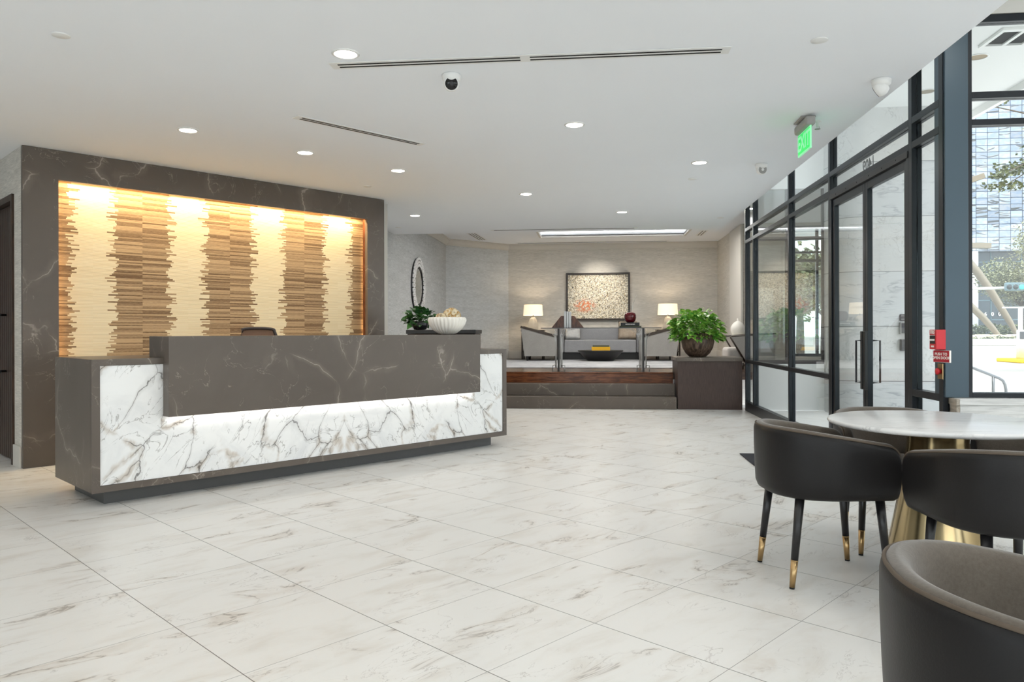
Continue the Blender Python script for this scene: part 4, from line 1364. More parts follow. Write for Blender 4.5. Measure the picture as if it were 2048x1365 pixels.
# ================================================================== porch and street outside
q = MB(); q.box(GX + 0.135, 9.0, 5.41, 11.64, -0.12, -0.005); q.box(5.3, 9.0, 11.64, 14.5, -0.12, -0.005)
struct(q.make('ground_porch', M['pave']), 'pale stone paving of the entrance porch', 'ground')
q = MB(); q.box(GX + .14, 5.55, 5.41, 14.6, 4.42, 4.55); q.box(5.55, 5.62, 5.41, 14.6, 4.32, 4.70)
struct(q.make('ceiling_porch', M['soffit']), 'white plaster soffit over the entrance porch', 'ceiling')
# curved stone wall
q = MB()
arc = [(3.95 + 0.45 * math.cos(a), 11.65 + 0.45 * math.sin(a)) for a in [PI + k * (PI / 2) / 16 for k in range(17)]]
plan = arc + [(5.18, 11.2), (5.18, 11.745), (3.5, 11.745)]
n_ = len(plan)
V = q.grid([[(x, y, z) for z in (-0.005, 4.42)] for x, y in plan], close_u=True, smooth=False)
for f in q.bm.faces:
    if all(v.co.x < 3.96 and v.co.y < 11.66 for v in f.verts): f.smooth = True
struct(q.make('wall_stone_porch', M['clad']), 'pale marble clad porch wall with rounded corner beyond the doors', 'wall')
q = MB(); q.box(2.47, 3.52, 11.66, 11.76, -0.005, 0.705)
struct(q.make('wall_bay_low', M['soffit']), 'low white wall under the lounge bay window', 'wall')
q = MB(); q.box(2.47, 3.52, 11.66, 11.76, 3.36, 4.42)
struct(q.make('wall_bay_upper', M['soffit']), 'plaster wall above the lounge bay window', 'wall')
bay('window_8', 'lounge bay window facing the entrance porch', (2.47, 11.655, 0), 0, [0.03, 0.50, 1.03], [(0.705, 0.765), (2.585, 2.635), (2.755, 2.79)], 3.36, (True, True), 0.05, 0.705, 'bronze')
q = MB(); q.box(5.0, 5.15, 11.76, 15.3, 0, 3.6)
struct(q.make('wall_bay_end', M['grass_warm']), 'end wall of the lounge bay', 'wall')
bay('window_9', 'rear window of the lounge bay with trees beyond', (3.85, 15.31, 0), 0, [0.03, 0.62, 1.12], [(0.70, 0.76), (2.58, 2.63), (2.75, 2.79), (3.25, 3.30)], 3.30, (True, True), 0.05, 0.70)

# intercom plates on the stone
def wallbox(name, label, cat, x0, x1, z0, z1, th, mat):
    q = MB(); q.box(x0, x1, 11.198 - th, 11.199, z0, z1, 0.006)
    return tag(q.make(name, mat), label, cat)
o = wallbox('notice_plate', 'small dark notice plate above the intercom on the marble porch wall', 'sign', 4.403, 4.53, 1.345, 1.442, 0.012, M['gunmetal'])
q = MB()
for k in range(4): q.box(4.42, 4.515, 11.1855, 11.186, 1.362 + k * .019, 1.368 + k * .019)
q.make('print_lines', M['grey_plastic'], o)
ic = wallbox('intercom', 'framed grey intercom panel on the marble porch wall', 'intercom', 4.396, 4.54, 1.155, 1.328, 0.05, M['grey_plastic'])
q = MB(); q.box(4.410, 4.526, 11.143, 11.148, 1.170, 1.313, 0.003); q.make('face_plate', M['gunmetal'], ic)
wallbox('card_reader', 'plain dark box under the intercom on the marble porch wall', 'card reader', 4.402, 4.54, 0.918, 1.083, 0.07, M['gunmetal'])

# porch ceiling: vent and two unlit downlights
vt = thing('soffit_vent', 'white framed slotted vent in the porch soffit outside the front window', 'vent', (4.86, 8.66, 4.42))
q = MB(); q.box(-.50, .60, -.26, -.20, -.03, -.001); q.box(-.50, .60, .20, .26, -.03, -.001); q.box(-.50, -.46, -.2, .2, -.03, -.001); q.box(.56, .60, -.2, .2, -.03, -.001)
q.make('frame', M['white'], vt)
q = MB(); q.box(-.46, .56, -.2, .2, -.006, -.001); q.make('dark_opening', M['slot'], vt)
q = MB()
for k in range(1, 5): q.box(-.46 + k * .204 - .02, -.46 + k * .204 + .02, -.2, .2, -.026, -.007)
q.make('slats', M['white'], vt)

def downlight(loc, label, group, on=True, r=0.067, power=None):
    t = thing('downlight', label, 'downlight', loc, 0, group)
    q = MB(); q.lathe([(r * 1.22, -0.0005), (r * 1.25, -0.004), (r * 1.02, -0.008), (r, -0.004), (r, -0.001)], 36, caps=False); q.make('trim_ring', M['white'], t)
    q = MB(); q.lathe([(0.0, -0.002), (r, -0.002)], 32, caps=False); q.make('lens', M['lamp_on'] if on else M['lamp_off'], t)
    if on:
        area_light('downlight_lamp', (0, 0, -0.012), (0, 0, 0), r * 1.7, power or P_DOWN, (1, 0.95, 0.87), 'DISK', spread=math.radians(170), parent=t)
    return t
LD = [((-1.457, 4.335), 'lit round downlight above the longest slot diffuser, biggest in view'),
      ((-3.294, 5.82), 'lit round downlight over the outer end of the stone backdrop'),
      ((-2.632, 6.671), 'lit round downlight over the middle of the stone backdrop'),
      ((-1.974, 7.522), 'lit round downlight over the inner end of the stone backdrop'),
      ((-0.125, 6.024), 'lit round downlight in the middle of the lobby ceiling beyond the black eyed camera'),
      ((1.075, 7.517), 'lit round downlight near the glazing between exit sign and lounge'),
      ((-0.774, 8.981), 'lit round downlight between the lobby middle and the lounge edge'),
      ((0.439, 10.488), 'small lit round downlight just before the lounge ceiling edge'),
      ((-2.493, 10.439), 'small lit round downlight above the round mirror side')]
for (x, y), lab in LD: downlight((x, y, CEIL), lab, 'lobby ceiling downlights')
for x, y in ((-0.3, 2.1), (-2.9, 2.6), (-4.9, 3.4), (1.3, 0.6), (-1.5, 0.2), (-4.2, 0.2), (0.2, -1.9), (-3.0, -2.2), (-6.5, 1.5), (-6.6, 5.0)):
    downlight((x, y, CEIL), 'lit round downlight in the ceiling behind or beside the camera', 'downlights outside the picture')
for x, y in ((2.75, 3.9), (4.4, 3.6), (2.9, 1.5), (4.6, 0.6), (3.6, -1.8)):  # unseen lamps added to brighten the table top and sill
    downlight((x, y, 3.52), 'added round downlight in the cafe ceiling brightening table and sill', 'added cafe downlights', power=7)
for x, y in ((-1.3, 13.2), (-1.1, 15.2), (1.9, 13.4), (1.9, 15.2), (0.0, 15.3), (0.6, 13.2)):  # lamps added behind the lobby ceiling edge to brighten the lounge
    downlight((x, y, LCEIL), 'added hidden round downlight brightening the lounge', 'added lounge downlights', power=17)
downlight((4.527, 9.274, 4.42), 'unlit round downlight in the porch soffit nearer the vent', 'porch soffit downlights', False, 0.10)
downlight((4.494, 10.53, 4.42), 'unlit round downlight in the porch soffit seen through the sidelight', 'porch soffit downlights', False, 0.10)
# picture light: ceiling spot aimed at the painting
sp = thing('picture_spot', 'small recessed spot in the lounge ceiling aimed at the painting', 'spotlight', (0.18, 16.9, LCEIL))
q = MB(); q.lathe([(0.05, -0.001), (0.055, -0.004), (0.035, -0.008), (0.03, -0.002)], 24, caps=False); q.make('trim_ring', M['white'], sp)
sl = bpy.data.lights.new('spot_lamp', 'SPOT'); sl.energy = 105; sl.color = (1, 0.92, 0.80); sl.spot_size = math.radians(58); sl.spot_blend = 1.0; sl.shadow_soft_size = 0.03
so = bpy.data.objects.new('spot_lamp', sl); COL.objects.link(so); so.parent = sp; so.location = (0, 0, -0.02)
so.rotation_euler = (math.atan2(1.3, 1.2), 0, 0)

# ceiling plates (sprinkler covers)
def plate(x, y, z, label, r=0.048):
    q = MB(); q.lathe([(0.0, -0.006), (r * .92, -0.006), (r, -0.004), (r, -0.0005)], 32, caps=False)
    tag(place(q.make('sprinkler_cover', M['white']), (x, y, z)), label, 'sprinkler cover', 'ceiling sprinkler covers')
plate(-2.95, 3.888, CEIL, 'flat white sprinkler cover over the outer side of the desk, alone in the ceiling corner')
plate(1.312, 4.44, CEIL, 'flat white sprinkler cover near the white camera by the glazing')
plate(-2.536, 8.303, CEIL, 'flat white sprinkler cover at the inner end of the stone backdrop')
plate(1.114, 8.319, CEIL, 'small flat white sprinkler cover behind the downlight near the glazing')
plate(1.0, 16.95, LCEIL, 'flat white sprinkler cover in the lounge ceiling', 0.05)
plate(*at(797, 461, 11.6)[:2], CEIL, 'small white sprinkler cover by the mirror wall just before the lounge')
plate(1.9, 11.2, CEIL, 'small white sprinkler cover near the ledge end of the ceiling', 0.05)

# slot diffusers
def diffuser(name, label, a, b, z, w=0.085, mid=False, n=2):
    a, b = Vector((*a, 0)), Vector((*b, 0))
    L = (b - a).length
    t = thing(name, label, 'air diffuser', (a.x, a.y, z), math.atan2(b.y - a.y, b.x - a.x), 'linear ceiling diffusers')
    q = MB(); q.box(0, L, -w / 2, w / 2, -0.006, -0.001, 0.001); q.make('frame', M['white'], t)
    segs = [(0.05, L / 2 - 0.03), (L / 2 + 0.03, L - 0.05)] if mid else [(0.05, L - 0.05)]
    sw = 0.017
    for k in range(n):
        yc = (k - (n - 1) / 2) * (w / (n + 0.6)) 
        for x0, x1 in segs:
            q = MB(); q.box(x0, x1, yc - sw / 2, yc + sw / 2, -0.0075, -0.0062); q.make('slot', M['slot'], t)
diffuser('slot_diffuser', 'long white linear diffuser in two lengths across the lobby ceiling', (-1.613, 4.52), (0.827, 4.53), CEIL, 0.11, True)
diffuser('slot_diffuser', 'white linear diffuser running along the stone backdrop', (-2.27, 5.553), (-1.484, 6.508), CEIL, 0.095)
diffuser('slot_diffuser', 'thin linear diffuser at the lobby side of the lounge ceiling edge', (-1.62, 12.1), (0.75, 12.1), CEIL, 0.08)
diffuser('slot_diffuser', 'thin linear diffuser above the painting wall', (-1.8, 17.95), (1.85, 17.95), LCEIL, 0.08)
diffuser('slot_diffuser', 'dark slotted diffuser in the lounge ceiling by the angled wall', (-2.58, 16.0), (-2.50, 17.25), LCEIL, 0.22, n=3)
diffuser('slot_diffuser', 'short double slot diffuser beside the ceiling tray near the storefront', (2.42, 16.2), (2.42, 17.05), LCEIL, 0.16)

# cameras and detectors on the ceiling
def turret(loc, rz, tilt, label, face='camera_eye'):
    t = thing('security_camera', label, 'security camera', loc, rz)
    q = MB(); q.lathe([(0.055, -0.0005), (0.062, -0.006), (0.058, -0.035), (0.045, -0.048), (0.0, -0.05)], 32); q.make('mount', M['white'], t)
    R_ = Matrix.Translation((0, 0, -0.058)) @ Matrix.Rotation(PI / 2 + tilt, 4, 'X')
    q = MB(); q.lathe([(0.0, -0.045), (0.035, -0.036), (0.05, -0.012), (0.052, 0.01), (0.046, 0.034), (0.040, 0.038)], 32, R_); q.make('eyeball', M['white'], t)
    q = MB(); q.lathe([(0.0, 0.040), (0.040, 0.040), (0.041, 0.036)], 32, R_, caps=False); q.make('lens_face', M[face], t)
    q = MB(); q.lathe([(0.0, 0.043), (0.012, 0.0425), (0.014, 0.040)], 20, R_, caps=False); q.make('lens', M['gunmetal' if face == 'camera_eye' else 'white'], t)
turret((-0.895, 4.77, CEIL), 0.18, 0.30, 'white turret security camera with round black eye in mid ceiling')
turret((1.925, 5.18, CEIL), PI + 0.9, 0.5, 'white security camera turned away, close to the glazing edge')
turret((1.70, 7.66, CEIL), 0.15, 0.15, 'white dome detector with a pale ringed face, on the ceiling below the exit sign', 'grey_plastic')
sk = thing('fire_sprinkler', 'small grey sprinkler head on the ceiling behind the exit sign', 'sprinkler', (1.80, 6.15, CEIL))
q = MB(); q.lathe([(0.03, -0.0005), (0.032, -0.006), (0.012, -0.01), (0.010, -0.05), (0.0, -0.05)], 20); q.make('body', M['white'], sk)
q = MB(); q.lathe([(0.0, -0.066), (0.022, -0.066), (0.022, -0.063), (0, -0.063)], 20); q.tube([(0.012, 0, -0.045), (0.016, 0, -0.06), (0.0, 0, -0.065)], 0.003, 6); q.make('deflector', M['grey_plastic'], sk)

# exit sign
ex = thing('exit_sign', 'hanging green edge lit EXIT sign near the glazing', 'exit sign', (1.684, 6.09, CEIL), 0)
q = MB(); q.box(-0.055, 0.055, -0.11, 0.11, -0.014, -0.001, 0.004); q.make('ceiling_plate', M['grey_plastic'], ex)
q = MB(); q.box(-0.038, 0.038, -0.175, 0.175, -0.088, -0.015, 0.022, seg=3); q.make('housing', M['grey_plastic'], ex)
q = MB(); q.box(-0.006, 0.006, -0.17, 0.17, -0.265, -0.089, 0.002); q.make('sign_panel', M['sign_panel'], ex)
q = MB(); q.box(-0.0085, -0.0065, -0.155, 0.155, -0.252, -0.100); q.make('green_field', M['green'], ex)
lettering('exit_letters', 'EXIT', 0.165, M['sign_panel'], frame_mat((-0.0095, 0, -0.178), (0, -1, 0), (0, 0, 1)), ex, 0.0008)

# fire alarm pull, sign, push button on the end post
fa = thing('fire_alarm_pull', 'red fire alarm pull box on the dark end post', 'fire alarm', (GX - 0.001, 5.24, 1.143))
q = MB(); q.box(-0.062, 0.0, -0.058, 0.04, -0.066, 0.066, 0.004); q.make('red_box', M['red'], fa)
q = MB(); q.box(-0.0635, -0.0622, -0.045, 0.030, -0.028, 0.030); q.make('black_window', M['black_matte'], fa)
q = MB(); q.box(-0.068, -0.0636, -0.040, 0.025, -0.008, 0.004, 0.001); q.box(-0.066, -0.0636, -0.047, 0.032, 0.026, 0.029); q.make('pull_bar', M['letter_white'], fa)
lettering('fire_letters', 'FIRE', 0.036, M['letter_white'], frame_mat((-0.0632, -0.008, 0.047), (0, -1, 0), (0, 0, 1)), fa, 0.0006)
q = MB(); q.box(-0.0640, -0.0625, -0.028, 0.012, -0.052, -0.040); q.make('white_label', M['letter_white'], fa)
ps = thing('push_sign', 'red sign with white PUSH TO OPEN DOOR lettering under the fire alarm', 'sign', (GX - 0.012, 5.20, 1.032), 0.35)
q = MB(); q.box(-0.018, -0.004, -0.072, 0.060, -0.040, 0.040, 0.002); q.make('back_plate', M['letter_white'], ps)
q = MB(); q.box(-0.022, -0.0185, -0.070, 0.058, -0.038, 0.038, 0.001); q.make('red_face', M['sign_red'], ps)
lettering('sign_letters', 'PUSH TO\nOPEN DOOR', 0.025, M['letter_white'], frame_mat((-0.0226, -0.006, 0.002), (0, -1, 0), (0, 0, 1)), ps, 0.0005)
eb = thing('exit_button', 'red push button on a steel plate below the push sign', 'push button', (GX - 0.001, 5.255, 0.93))
q = MB(); q.box(-0.006, 0.0, -0.036, 0.036, -0.052, 0.052, 0.001); q.make('steel_plate', M['brass'], eb)
q = MB(); q.lathe([(0.018, 0.0), (0.018, 0.010), (0.023, 0.014), (0.021, 0.024), (0.0, 0.028)], 24, Matrix.Translation((-0.006, 0, 0.0)) @ Matrix.Rotation(-PI / 2, 4, 'Y')); q.make('red_button', M['red'], eb)

# entrance mat
q = MB(); q.box(1.445, 2.24, 5.62, 7.475, 0.0005, 0.010, 0.002)
tag(q.make('door_mat', M['mat']), 'charcoal walk off mat inside the double door', 'mat')

# ================================================================== cafe table and tub chairs
tb = thing('cafe_table', 'round white marble cafe table on a flared brass pedestal', 'table', (1.69, 3.85, 0))
q = MB(); q.lathe([(0.0, 0.733), (0.47, 0.733), (0.492, 0.738), (0.50, 0.748), (0.496, 0.758), (0.49, 0.76), (0.0, 0.76)], 96); q.make('marble_top', M['top'], tb)
q = MB(); q.lathe([(0.0, 0.0), (0.248, 0.0), (0.250, 0.006), (0.244, 0.03), (0.218, 0.16), (0.183, 0.34), (0.153, 0.52), (0.135, 0.66), (0.14, 0.715), (0.15, 0.732), (0.0, 0.732)], 72); q.make('brass_pedestal', M['brass_pedestal'], tb)


def tub_chair(name, label, group):
    t = thing(name, label, 'chair', (0, 0, 0), 0, group)
    # plan of the outer skin: straight arms, rounded back; chair faces +x
    path = []
    US = [0.0, .012, .03, .055, .085, .12, .17, .24, .34, .48, .64, .82, 1.0]
    for u in US: path.append((0.24 - 0.24 * u, -0.292 - 0.004 * u))
    n_ = 34
    for k in range(1, n_):
        th = -PI / 2 + PI * k / n_
        cx, sy = math.cos(th), math.sin(th)
        path.append((-0.305 * abs(cx) ** 0.86, 0.296 * math.copysign(abs(sy) ** 0.86, sy)))
    for u in US[::-1]: path.append((0.24 - 0.24 * u, 0.292 + 0.004 * u))
    P_ = [Vector((x, y, 0)) for x, y in path]
    N_ = len(P_)
    acc = [0.0]
    for i in range(1, N_): acc.append(acc[-1] + (P_[i] - P_[i - 1]).length)
    tot = acc[-1]
    def sm(t): t = max(0, min(1, t)); return t * t * (3 - 2 * t)
    outer, inner, pipe, bottoms, seatp = [], [], [], [], []
    for i, p in enumerate(P_):
        tg = (P_[min(i + 1, N_ - 1)] - P_[max(i - 1, 0)]).normalized()
        nin = Vector((-tg.y, tg.x, 0))
        if nin.dot(Vector((0.02, 0, 0)) - p) < 0: nin = -nin
        s = abs(acc[i] - tot / 2) / (tot / 2)
        e = min(acc[i], tot - acc[i])
        zt = 0.742 - 0.085 * sm((s - 0.20) / 1.15) * 1.12
        zb = 0.415
        rt = 0.055
        if e < rt: zt -= rt * (1 - math.sqrt(max(0, 1 - ((rt - e) / rt) ** 2)))
        rb = 0.022
        if e < rb: zb += rb * (1 - math.sqrt(max(0, 1 - ((rb - e) / rb) ** 2)))
        q_ = lambda off, z: tuple(p + nin * off + Vector((0, 0, z)))
        H_ = zt - zb
        outer.append([q_(0.060, zb - .002), q_(0.034, zb + .002), q_(0.014, zb + .014), q_(0.004, zb + .04), q_(0.0, zb + H_ * .35), q_(-0.004, zb + H_ * .7), q_(-0.004, zt - .028), q_(-0.001, zt - .012), q_(0.004, zt - .006)])
        inner.append([q_(0.006, zt - .006), q_(0.012, zt + .004), q_(0.026, zt + .008), q_(0.040, zt + .003), q_(0.052, zt - .012), q_(0.060, zt - .04), q_(0.066, zb + H_ * .55), q_(0.070, zb + .06)])
        pipe.append(q_(0.005, zt - .003))
        bottoms.append(q_(0.05, 0.0)); seatp.append(q_(0.068, 0.0))
    q = MB()
    V = q.grid(outer)
    q.poly([(x, y, 0.418) for x, y, _ in bottoms])
    for ring_o, ring_i in ((outer[0], inner[0]), (outer[-1], inner[-1])):
        q.poly(list(ring_o) + list(ring_i)[1:])
    q.make('outer_shell', M['leather'], t)
    q = MB(); q.grid(inner); q.make('inner_pad', M['velvet'], t)
    q = MB(); q.tube(pipe, 0.0045, 8); q.make('piping', M['piping'], t)
    q = MB()
    base = [Vector((x, y, 0)) for x, y, _ in seatp]
    c = Vector((0.0, 0, 0))
    rows = []
    for sc, z in ((0.96, 0.421), (0.985, 0.435), (0.985, 0.468), (0.94, 0.485), (0.80, 0.492), (0.4, 0.496), (0.0, 0.497)):
        rows.append([tuple(c + (b - c) * sc + Vector((0, 0, z))) for b in base])
    q.grid(rows, close_v=True)
    q.make('seat_cushion', M['velvet'], t)
    for sx in (-1, 1):
        for sy in (-1, 1):
            top = Vector((sx * 0.195 + (0.0 if sx > 0 else 0.01), sy * 0.185, 0.417)); bot = Vector((sx * 0.232, sy * 0.205, 0.0))
            f = lambda z: top.lerp(bot, (0.417 - z) / 0.417)
            q = MB(); q.tube([f(0.417), f(0.128)], [0.0215, 0.0165], 16); lg = q.make('leg', M['black_leg'], t)
            q = MB(); q.tube([f(0.1278), f(0.008)], [0.0167, 0.0125], 16); q.tube([f(0.133), f(0.128)], 0.0170, 16); q.make('brass_ferrule', M['brass'], lg)
            q = MB(); q.tube([f(0.008), f(0.0005)], 0.0120, 12); q.make('foot_pad', M['pad'], lg)
    return t
CG = 'tub chairs around the marble cafe table'
ch = tub_chair('tub_chair', 'black leather tub chair on the desk side of the marble table, all legs visible', CG)
place(ch, (1.13, 3.82, 0), math.radians(8))
dup(ch, (1.68, 3.24, 0), math.radians(95), 'black leather tub chair with its broad back hiding the brass pedestal', CG)
dup(ch, (1.67, 4.36, 0), math.radians(-98), 'taupe velvet tub chair at the door side of the marble table, showing its inside', CG)
dup(ch, (2.30, 4.00, 0), math.radians(182), 'taupe velvet tub chair by the sill wall, mostly under the marble table edge', CG)
dup(ch, (0.873, 1.47, 0), math.radians(-8), 'large cropped tub chair in the lower corner, velvet inside and piping shown', 'tub chair of the next cafe table')

# ================================================================== the street
q = MB(); q.box(9.0, 260, -30, 260, -0.60, -0.50); q.box(-60, 9.0, 15.0, 260, -0.60, -0.50)
struct(q.make('street', M['street']), 'pale concrete street with faint cracks', 'street')
q = MB()
for (x0, y0, x1, y1, w) in ((19, 36, 40, 35.6, .18), (18, 31, 40, 30.5, .18), (30, 60, 70, 60, .15), (34, 66, 80, 66, .15)):
    q.box(x0, x1, y0 - w, y0 + w, -0.4995, -0.495)
struct(q.make('road_lines', M['line_white']), 'white painted lines on the street', 'road marking')
md = thing('traffic_island', 'concrete traffic island with a yellow painted nose', 'kerb', (0, 0, 0)); md['kind'] = 'structure'
q = MB(); q.box(24.0, 40, 41.6, 43.6, -0.50, -0.34, 0.05); q.make('kerb', M['kerb'], md)
q = MB(); q.box(22.3, 23.98, 41.4, 43.8, -0.50, -0.30, 0.06); q.make('yellow_nose', M['yellow_paint'], md)
# handrail on the porch steps
hr = thing('handrail', 'bent steel handrail on the porch steps outside the front window', 'handrail', (0, 0, 0))
q = MB()
hp = [at(x, y, 13.0) for x, y in ((1925, 728), (1960, 742), (1998, 757), (2006, 762), (2010, 770), (2012, 780))]
hp.append(Vector((hp[-1].x, 13.0, -0.004)))
q.tube(hp, 0.022, 10); q.make('rail', M['rail'], hr)
hx_ = at(1986, 752, 13.0)
q = MB(); q.tube([hx_, (hx_.x, 13.0, -0.004)], 0.019, 10); q.make('post', M['rail'], hr)
hx_ = at(1991, 754, 13.0)
q = MB(); q.tube([(hx_.x, 13.05, hx_.z), (hx_.x, 13.05, -0.004)], 0.012, 10); q.make('post', M['rail'], hr)
hx_ = hp[0]
q = MB(); q.tube([hx_, (hx_.x, 13.0, -0.004)], 0.019, 10); q.make('post', M['rail'], hr)

# tower across the street
tw = thing('office_tower', 'mirror glass office tower across the street', 'building', (46, 118, -0.5))
q = MB(); q.box(0, 70, 0, 30, 13.6, 95); q.make('curtain_wall', M['tower'], tw)
q = MB(); q.box(0.5, 69, 1.2, 29, 0, 13.6); q.make('lobby_glass', M['tower_base'], tw)
q = MB()
for k in range(16): q.box(1 + k * 4.3, 1.14 + k * 4.3, 1.12, 1.2, 0, 13.6)
for k in range(5): q.box(0.5, 69, 1.12, 1.2, 0.4 + k * 2.9, 0.55 + k * 2.9)
q.make('lobby_mullions', M['signal'], tw)
pos = [at(x, 600, 118.6).x - 46 for x in (1937, 1946, 1956)]
for px_ in (pos[0] - 6, pos[1], pos[1] + 16):
    q = MB(); q.tube([(px_, 0.45, 0), (px_, 0.45, 13.6)], 0.62, 20); q.make('column', M['tower_col'], tw)
pz = at(1994, 629, 117.0)
lettering('building_number', '6   0   0', 0.75, M['letter_white'], rel((46, 118, -0.5), 0, frame_mat((at(1985, 629, 119.05).x, 119.05, at(1985, 629, 119.05).z), (1, 0, 0), (0, 0, 1))), tw, 0.05)

def beam(name, pts, rads, label, Y):
    q = MB(); q.tube([at(x, y, Y) for x, y in pts], rads, 14)
    tag(q.make(name, M['arch_steel']), label, 'sculpture', 'steel arch sculptures')
beam('steel_arch', [(1880, 440), (1905, 480), (1930, 516), (1955, 545), (1980, 580), (2003, 618), (2020, 645), (2032, 668), (2035, 687)], [.50, .50, .50, .48, .45, .42, .36, .28, .22], 'large curved tan steel arch before the mirror glass tower', 97)
beam('steel_arch', [(1890, 560), (1915, 588), (1940, 611), (1965, 635), (1985, 657), (2003, 680), (2006, 688)], [.40, .40, .40, .40, .36, .24, .15], 'small straight tan steel arch low before the white column', 95)
for (x0, y0, x1, y1, lab) in ((1900, 491, 1980, 492, 'pale steel beam end level with the arch top before the tower'), (1900, 375, 1967, 352, 'tan steel beam end high before the mirror glass tower')):
    q = MB()
    a, b = at(x0, y0, 99), at(x1, y1, 99)
    d = (b - a); L = d.length; ang = math.atan2(d.z, d.x)
    q.box(0, L, -.4, .4, -.35, .35, 0.05, Matrix.Translation(a) @ Matrix.Rotation(-ang, 4, 'Y'))
    q.tube([a, (a.x, a.y, -0.5)], 0.5, 12)
    tag(q.make('steel_beam', M['arch_steel']), lab, 'beam', 'steel beams before the tower')

rnd = random.Random(5)
def leaves(n, c, rad, size, rnd):
    mb = MB()
    for i in range(n):
        v = Vector((rnd.gauss(0, 1), rnd.gauss(0, 1), rnd.gauss(0, 1))).normalized() * (rnd.random() ** 0.4)
        p = Vector((c[0] + v.x * rad[0], c[1] + v.y * rad[1], c[2] + v.z * rad[2]))
        a, b = rnd.uniform(0, 2 * PI), rnd.uniform(-1, 1)
        d = Vector((math.cos(a), math.sin(a), b)).normalized() * size * rnd.uniform(.6, 1.3)
        s_ = d.cross(Vector((rnd.uniform(-1, 1), rnd.uniform(-1, 1), 1))).normalized() * size * 0.4
        mb.grid([[p - s_ * .2, p + d * .5 - s_, p + d], [p + s_ * .2, p + d * .5 + s_, p + d * 1.02]], smooth=False)
    return mb
# planting bed in front of the tower
q = MB(); q.box(40, 75, 90.2, 90.7, -0.5, 0.30, 0.05); struct(q.make('kerb_bed', M['kerb']), 'low kerb wall of the planting bed across the street', 'kerb')
q = MB()
for k in range(700):
    x_ = rnd.uniform(41, 62); y_ = rnd.uniform(93.0, 95.5); r_ = rnd.uniform(.12, .32)
    q.box(x_ - r_, x_ + r_, y_ - r_, y_ + r_, 0.1, 0.45 + r_, r_ * 0.5, seg=1)
o = q.make('rock_bed', M['rubble']); tag(o, 'bed of pale rocks under the steel arches', 'rocks', kind='stuff')
lb = leaves(2600, (53, 91.6, 0.15), (11.5, .55, .55), 0.22, rnd).make('clipped_hedge', M['hedge']); tag(lb, 'low clipped hedge along the kerb across the street', 'hedge')
lb = leaves(1800, (52, 101, 1.1), (11, 1.2, 0.95), 0.40, rnd).make('dark_hedge', M['branch_leaf']); tag(lb, 'dark leafy hedge behind the rocks at the tower foot', 'hedge')

def tree(label, base, crown_c, crown_r, n, size, mat, trunk_r=0.25, cat='tree', extra=None):
    t = thing('street_tree', label, cat, base, 0)
    b = Vector(base)
    c = Vector(crown_c) - b
    mb = MB()
    for k in range(9):
        a = 2 * PI * k / 9
        off = Vector((math.cos(a) * crown_r[0] * .5, math.sin(a) * crown_r[1] * .5, rnd.uniform(-.4, .5) * crown_r[2]))
        sub = leaves(n // 9, c + off, [r_ * .62 for r_ in crown_r], size, rnd)
        mb._merge(sub.bm)
    if extra:
        for e in extra: mb._merge(leaves(e[2], Vector(e[0]) - b, e[1], size, rnd).bm)
    mb.make('foliage', mat, t)
    q = MB(); q.tube([(0, 0, -0.02), (c.x * .3, c.y * .3, c.z * .5), tuple(c * 1.0)], [trunk_r, trunk_r * .8, trunk_r * .3], 10)
    for k in range(7):
        a = 2 * PI * k / 7
        q.tube([tuple(c * .62), tuple(c + Vector((math.cos(a) * crown_r[0] * .8, math.sin(a) * crown_r[1] * .8, rnd.uniform(-.3, .5) * crown_r[2])))], [trunk_r * .4, trunk_r * .08], 6)
    if extra:
        for e in extra: q.tube([tuple(c * .75), tuple(((Vector(e[0]) - b) + c) * .5 + Vector((0, 0, .4))), tuple(Vector(e[0]) - b)], [trunk_r * .3, trunk_r * .16, trunk_r * .05], 6)
    q.make('trunk', M['bark'], t)
    return t
c1 = at(2042, 566, 106); tree('pale leafed oak before the tower, behind the traffic signal', (c1.x, 106, -0.5), c1, (5.6, 3.5, 3.6), 9000, 0.30, M['tree_leaf'], 0.35)
c2 = at(2128, 470, 76); tree('taller pale leafed oak reaching in above the traffic signal', (c2.x, 76, -0.5), c2, (4.2, 3.5, 3.4), 6500, 0.24, M['tree_leaf'], 0.35)
c3 = at(2190, 300, 30)
e1, e2, e3, e4 = at(2030, 335, 29), at(2000, 352, 28), at(2010, 372, 28.5), at(1950, 205, 29)
tree('near olive leafed tree whose branch dips in front of the mirror tower', (c3.x, 30, -0.5), c3, (2.3, 2.0, 2.0), 2600, 0.15, M['branch_leaf'], 0.22,
     extra=[(e1, (.75, .5, .20), 260), (e2, (.32, .3, .12), 80), (e3, (.8, .4, .16), 120), (e4, (1.3, .4, .25), 160)])
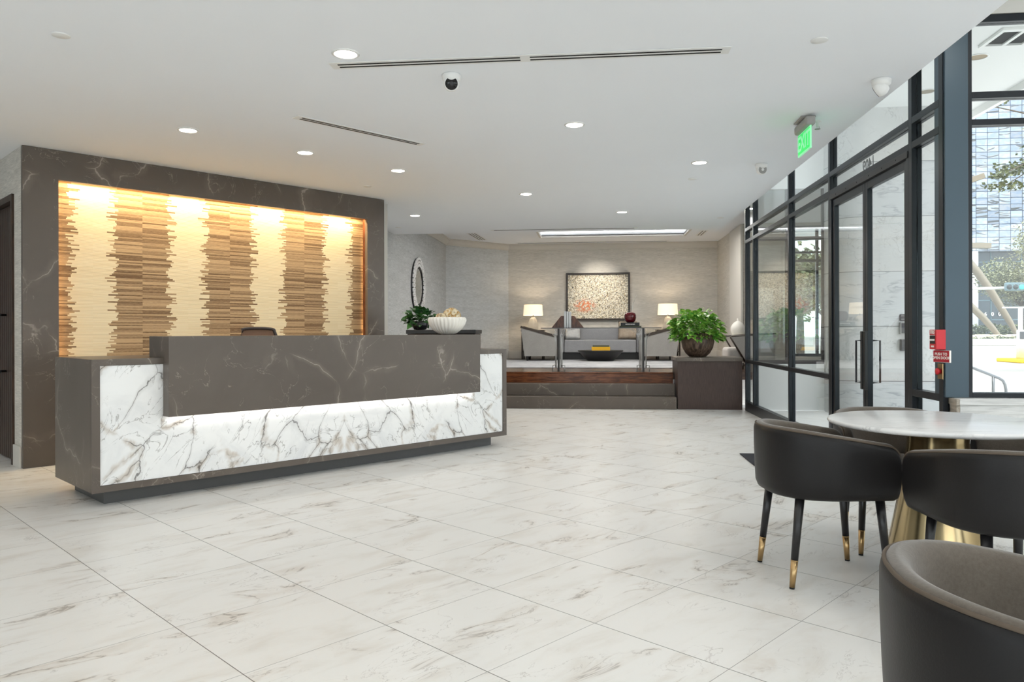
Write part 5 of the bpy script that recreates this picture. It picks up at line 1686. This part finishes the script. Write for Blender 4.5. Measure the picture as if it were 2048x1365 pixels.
# trees seen through the lounge bay
for px_, py_, Y_, cr, lab, mt in ((1600, 560, 34, (2.2, 2, 1.6), 'brown green tree seen through the lounge bay window', 'branch_leaf'), (1648, 575, 40, (2.6, 2.2, 2.0), 'pale tree farther off through the lounge bay window', 'hedge'), (1560, 590, 52, (2.4, 2.2, 1.6), 'round tree beside the brown green one through the bay window', 'hedge')):
    c_ = at(px_, py_, Y_); tree(lab, (c_.x, Y_, -0.5), c_, cr, 2400, 0.26, M[mt], 0.2)

# traffic signal and pedestrian pole
sg = thing('traffic_signal', 'horizontal traffic signal on a long mast arm over the street', 'traffic light', (0, 0, 0))
a, b = at(1880, 580, 45), at(2046, 575, 45)
q = MB(); q.tube([(a.x, 45, -0.5), (a.x, 45, a.z)], 0.13, 14); q.make('pole', M['galv'], sg)
q = MB(); q.tube([a, b], 0.075, 12); q.make('mast_arm', M['galv'], sg)
s0, s1 = at(2008, 575, 44.7), at(2045, 574, 44.7)
q = MB(); q.box(s0.x, s1.x, 44.45, 44.75, s0.z - .22, s0.z + .26, 0.08); hs = q.make('signal_head', M['signal'], sg)
for k in range(3):
    x_ = s0.x + (s1.x - s0.x) * (k + .5) / 3
    q = MB(); q.lathe([(0.0, 0.0), (0.14, 0.0), (0.15, -0.02)], 20, Matrix.Translation((x_, 44.44, s0.z)) @ Matrix.Rotation(PI / 2, 4, 'X'), caps=False); q.make('lens', M['signal_green'] if k == 2 else M['signal_lens'], hs)
pp_ = thing('signal_pole', 'white pole with pedestrian signal box at the traffic island', 'pole', (at(2041, 700, 42.5).x, 42.5, -0.34))
zt_ = at(2041, 616, 42.5).z + 0.34
q = MB(); q.tube([(0, 0, 0), (0, 0, zt_)], 0.11, 14); q.lathe([(0.0, 0), (0.2, 0.0), (0.18, 1.55), (0.12, 1.6), (0, 1.6)], 18); q.make('post', M['galv'], pp_)
q = MB(); q.box(-.12, .12, -.24, -.13, 1.1, 1.5, 0.02); q.make('button_box', M['gunmetal'], pp_)
q = MB(); q.box(-0.9, .5, -.04, .04, zt_ - .02, zt_ + .06); q.make('cross_arm', M['galv'], pp_)
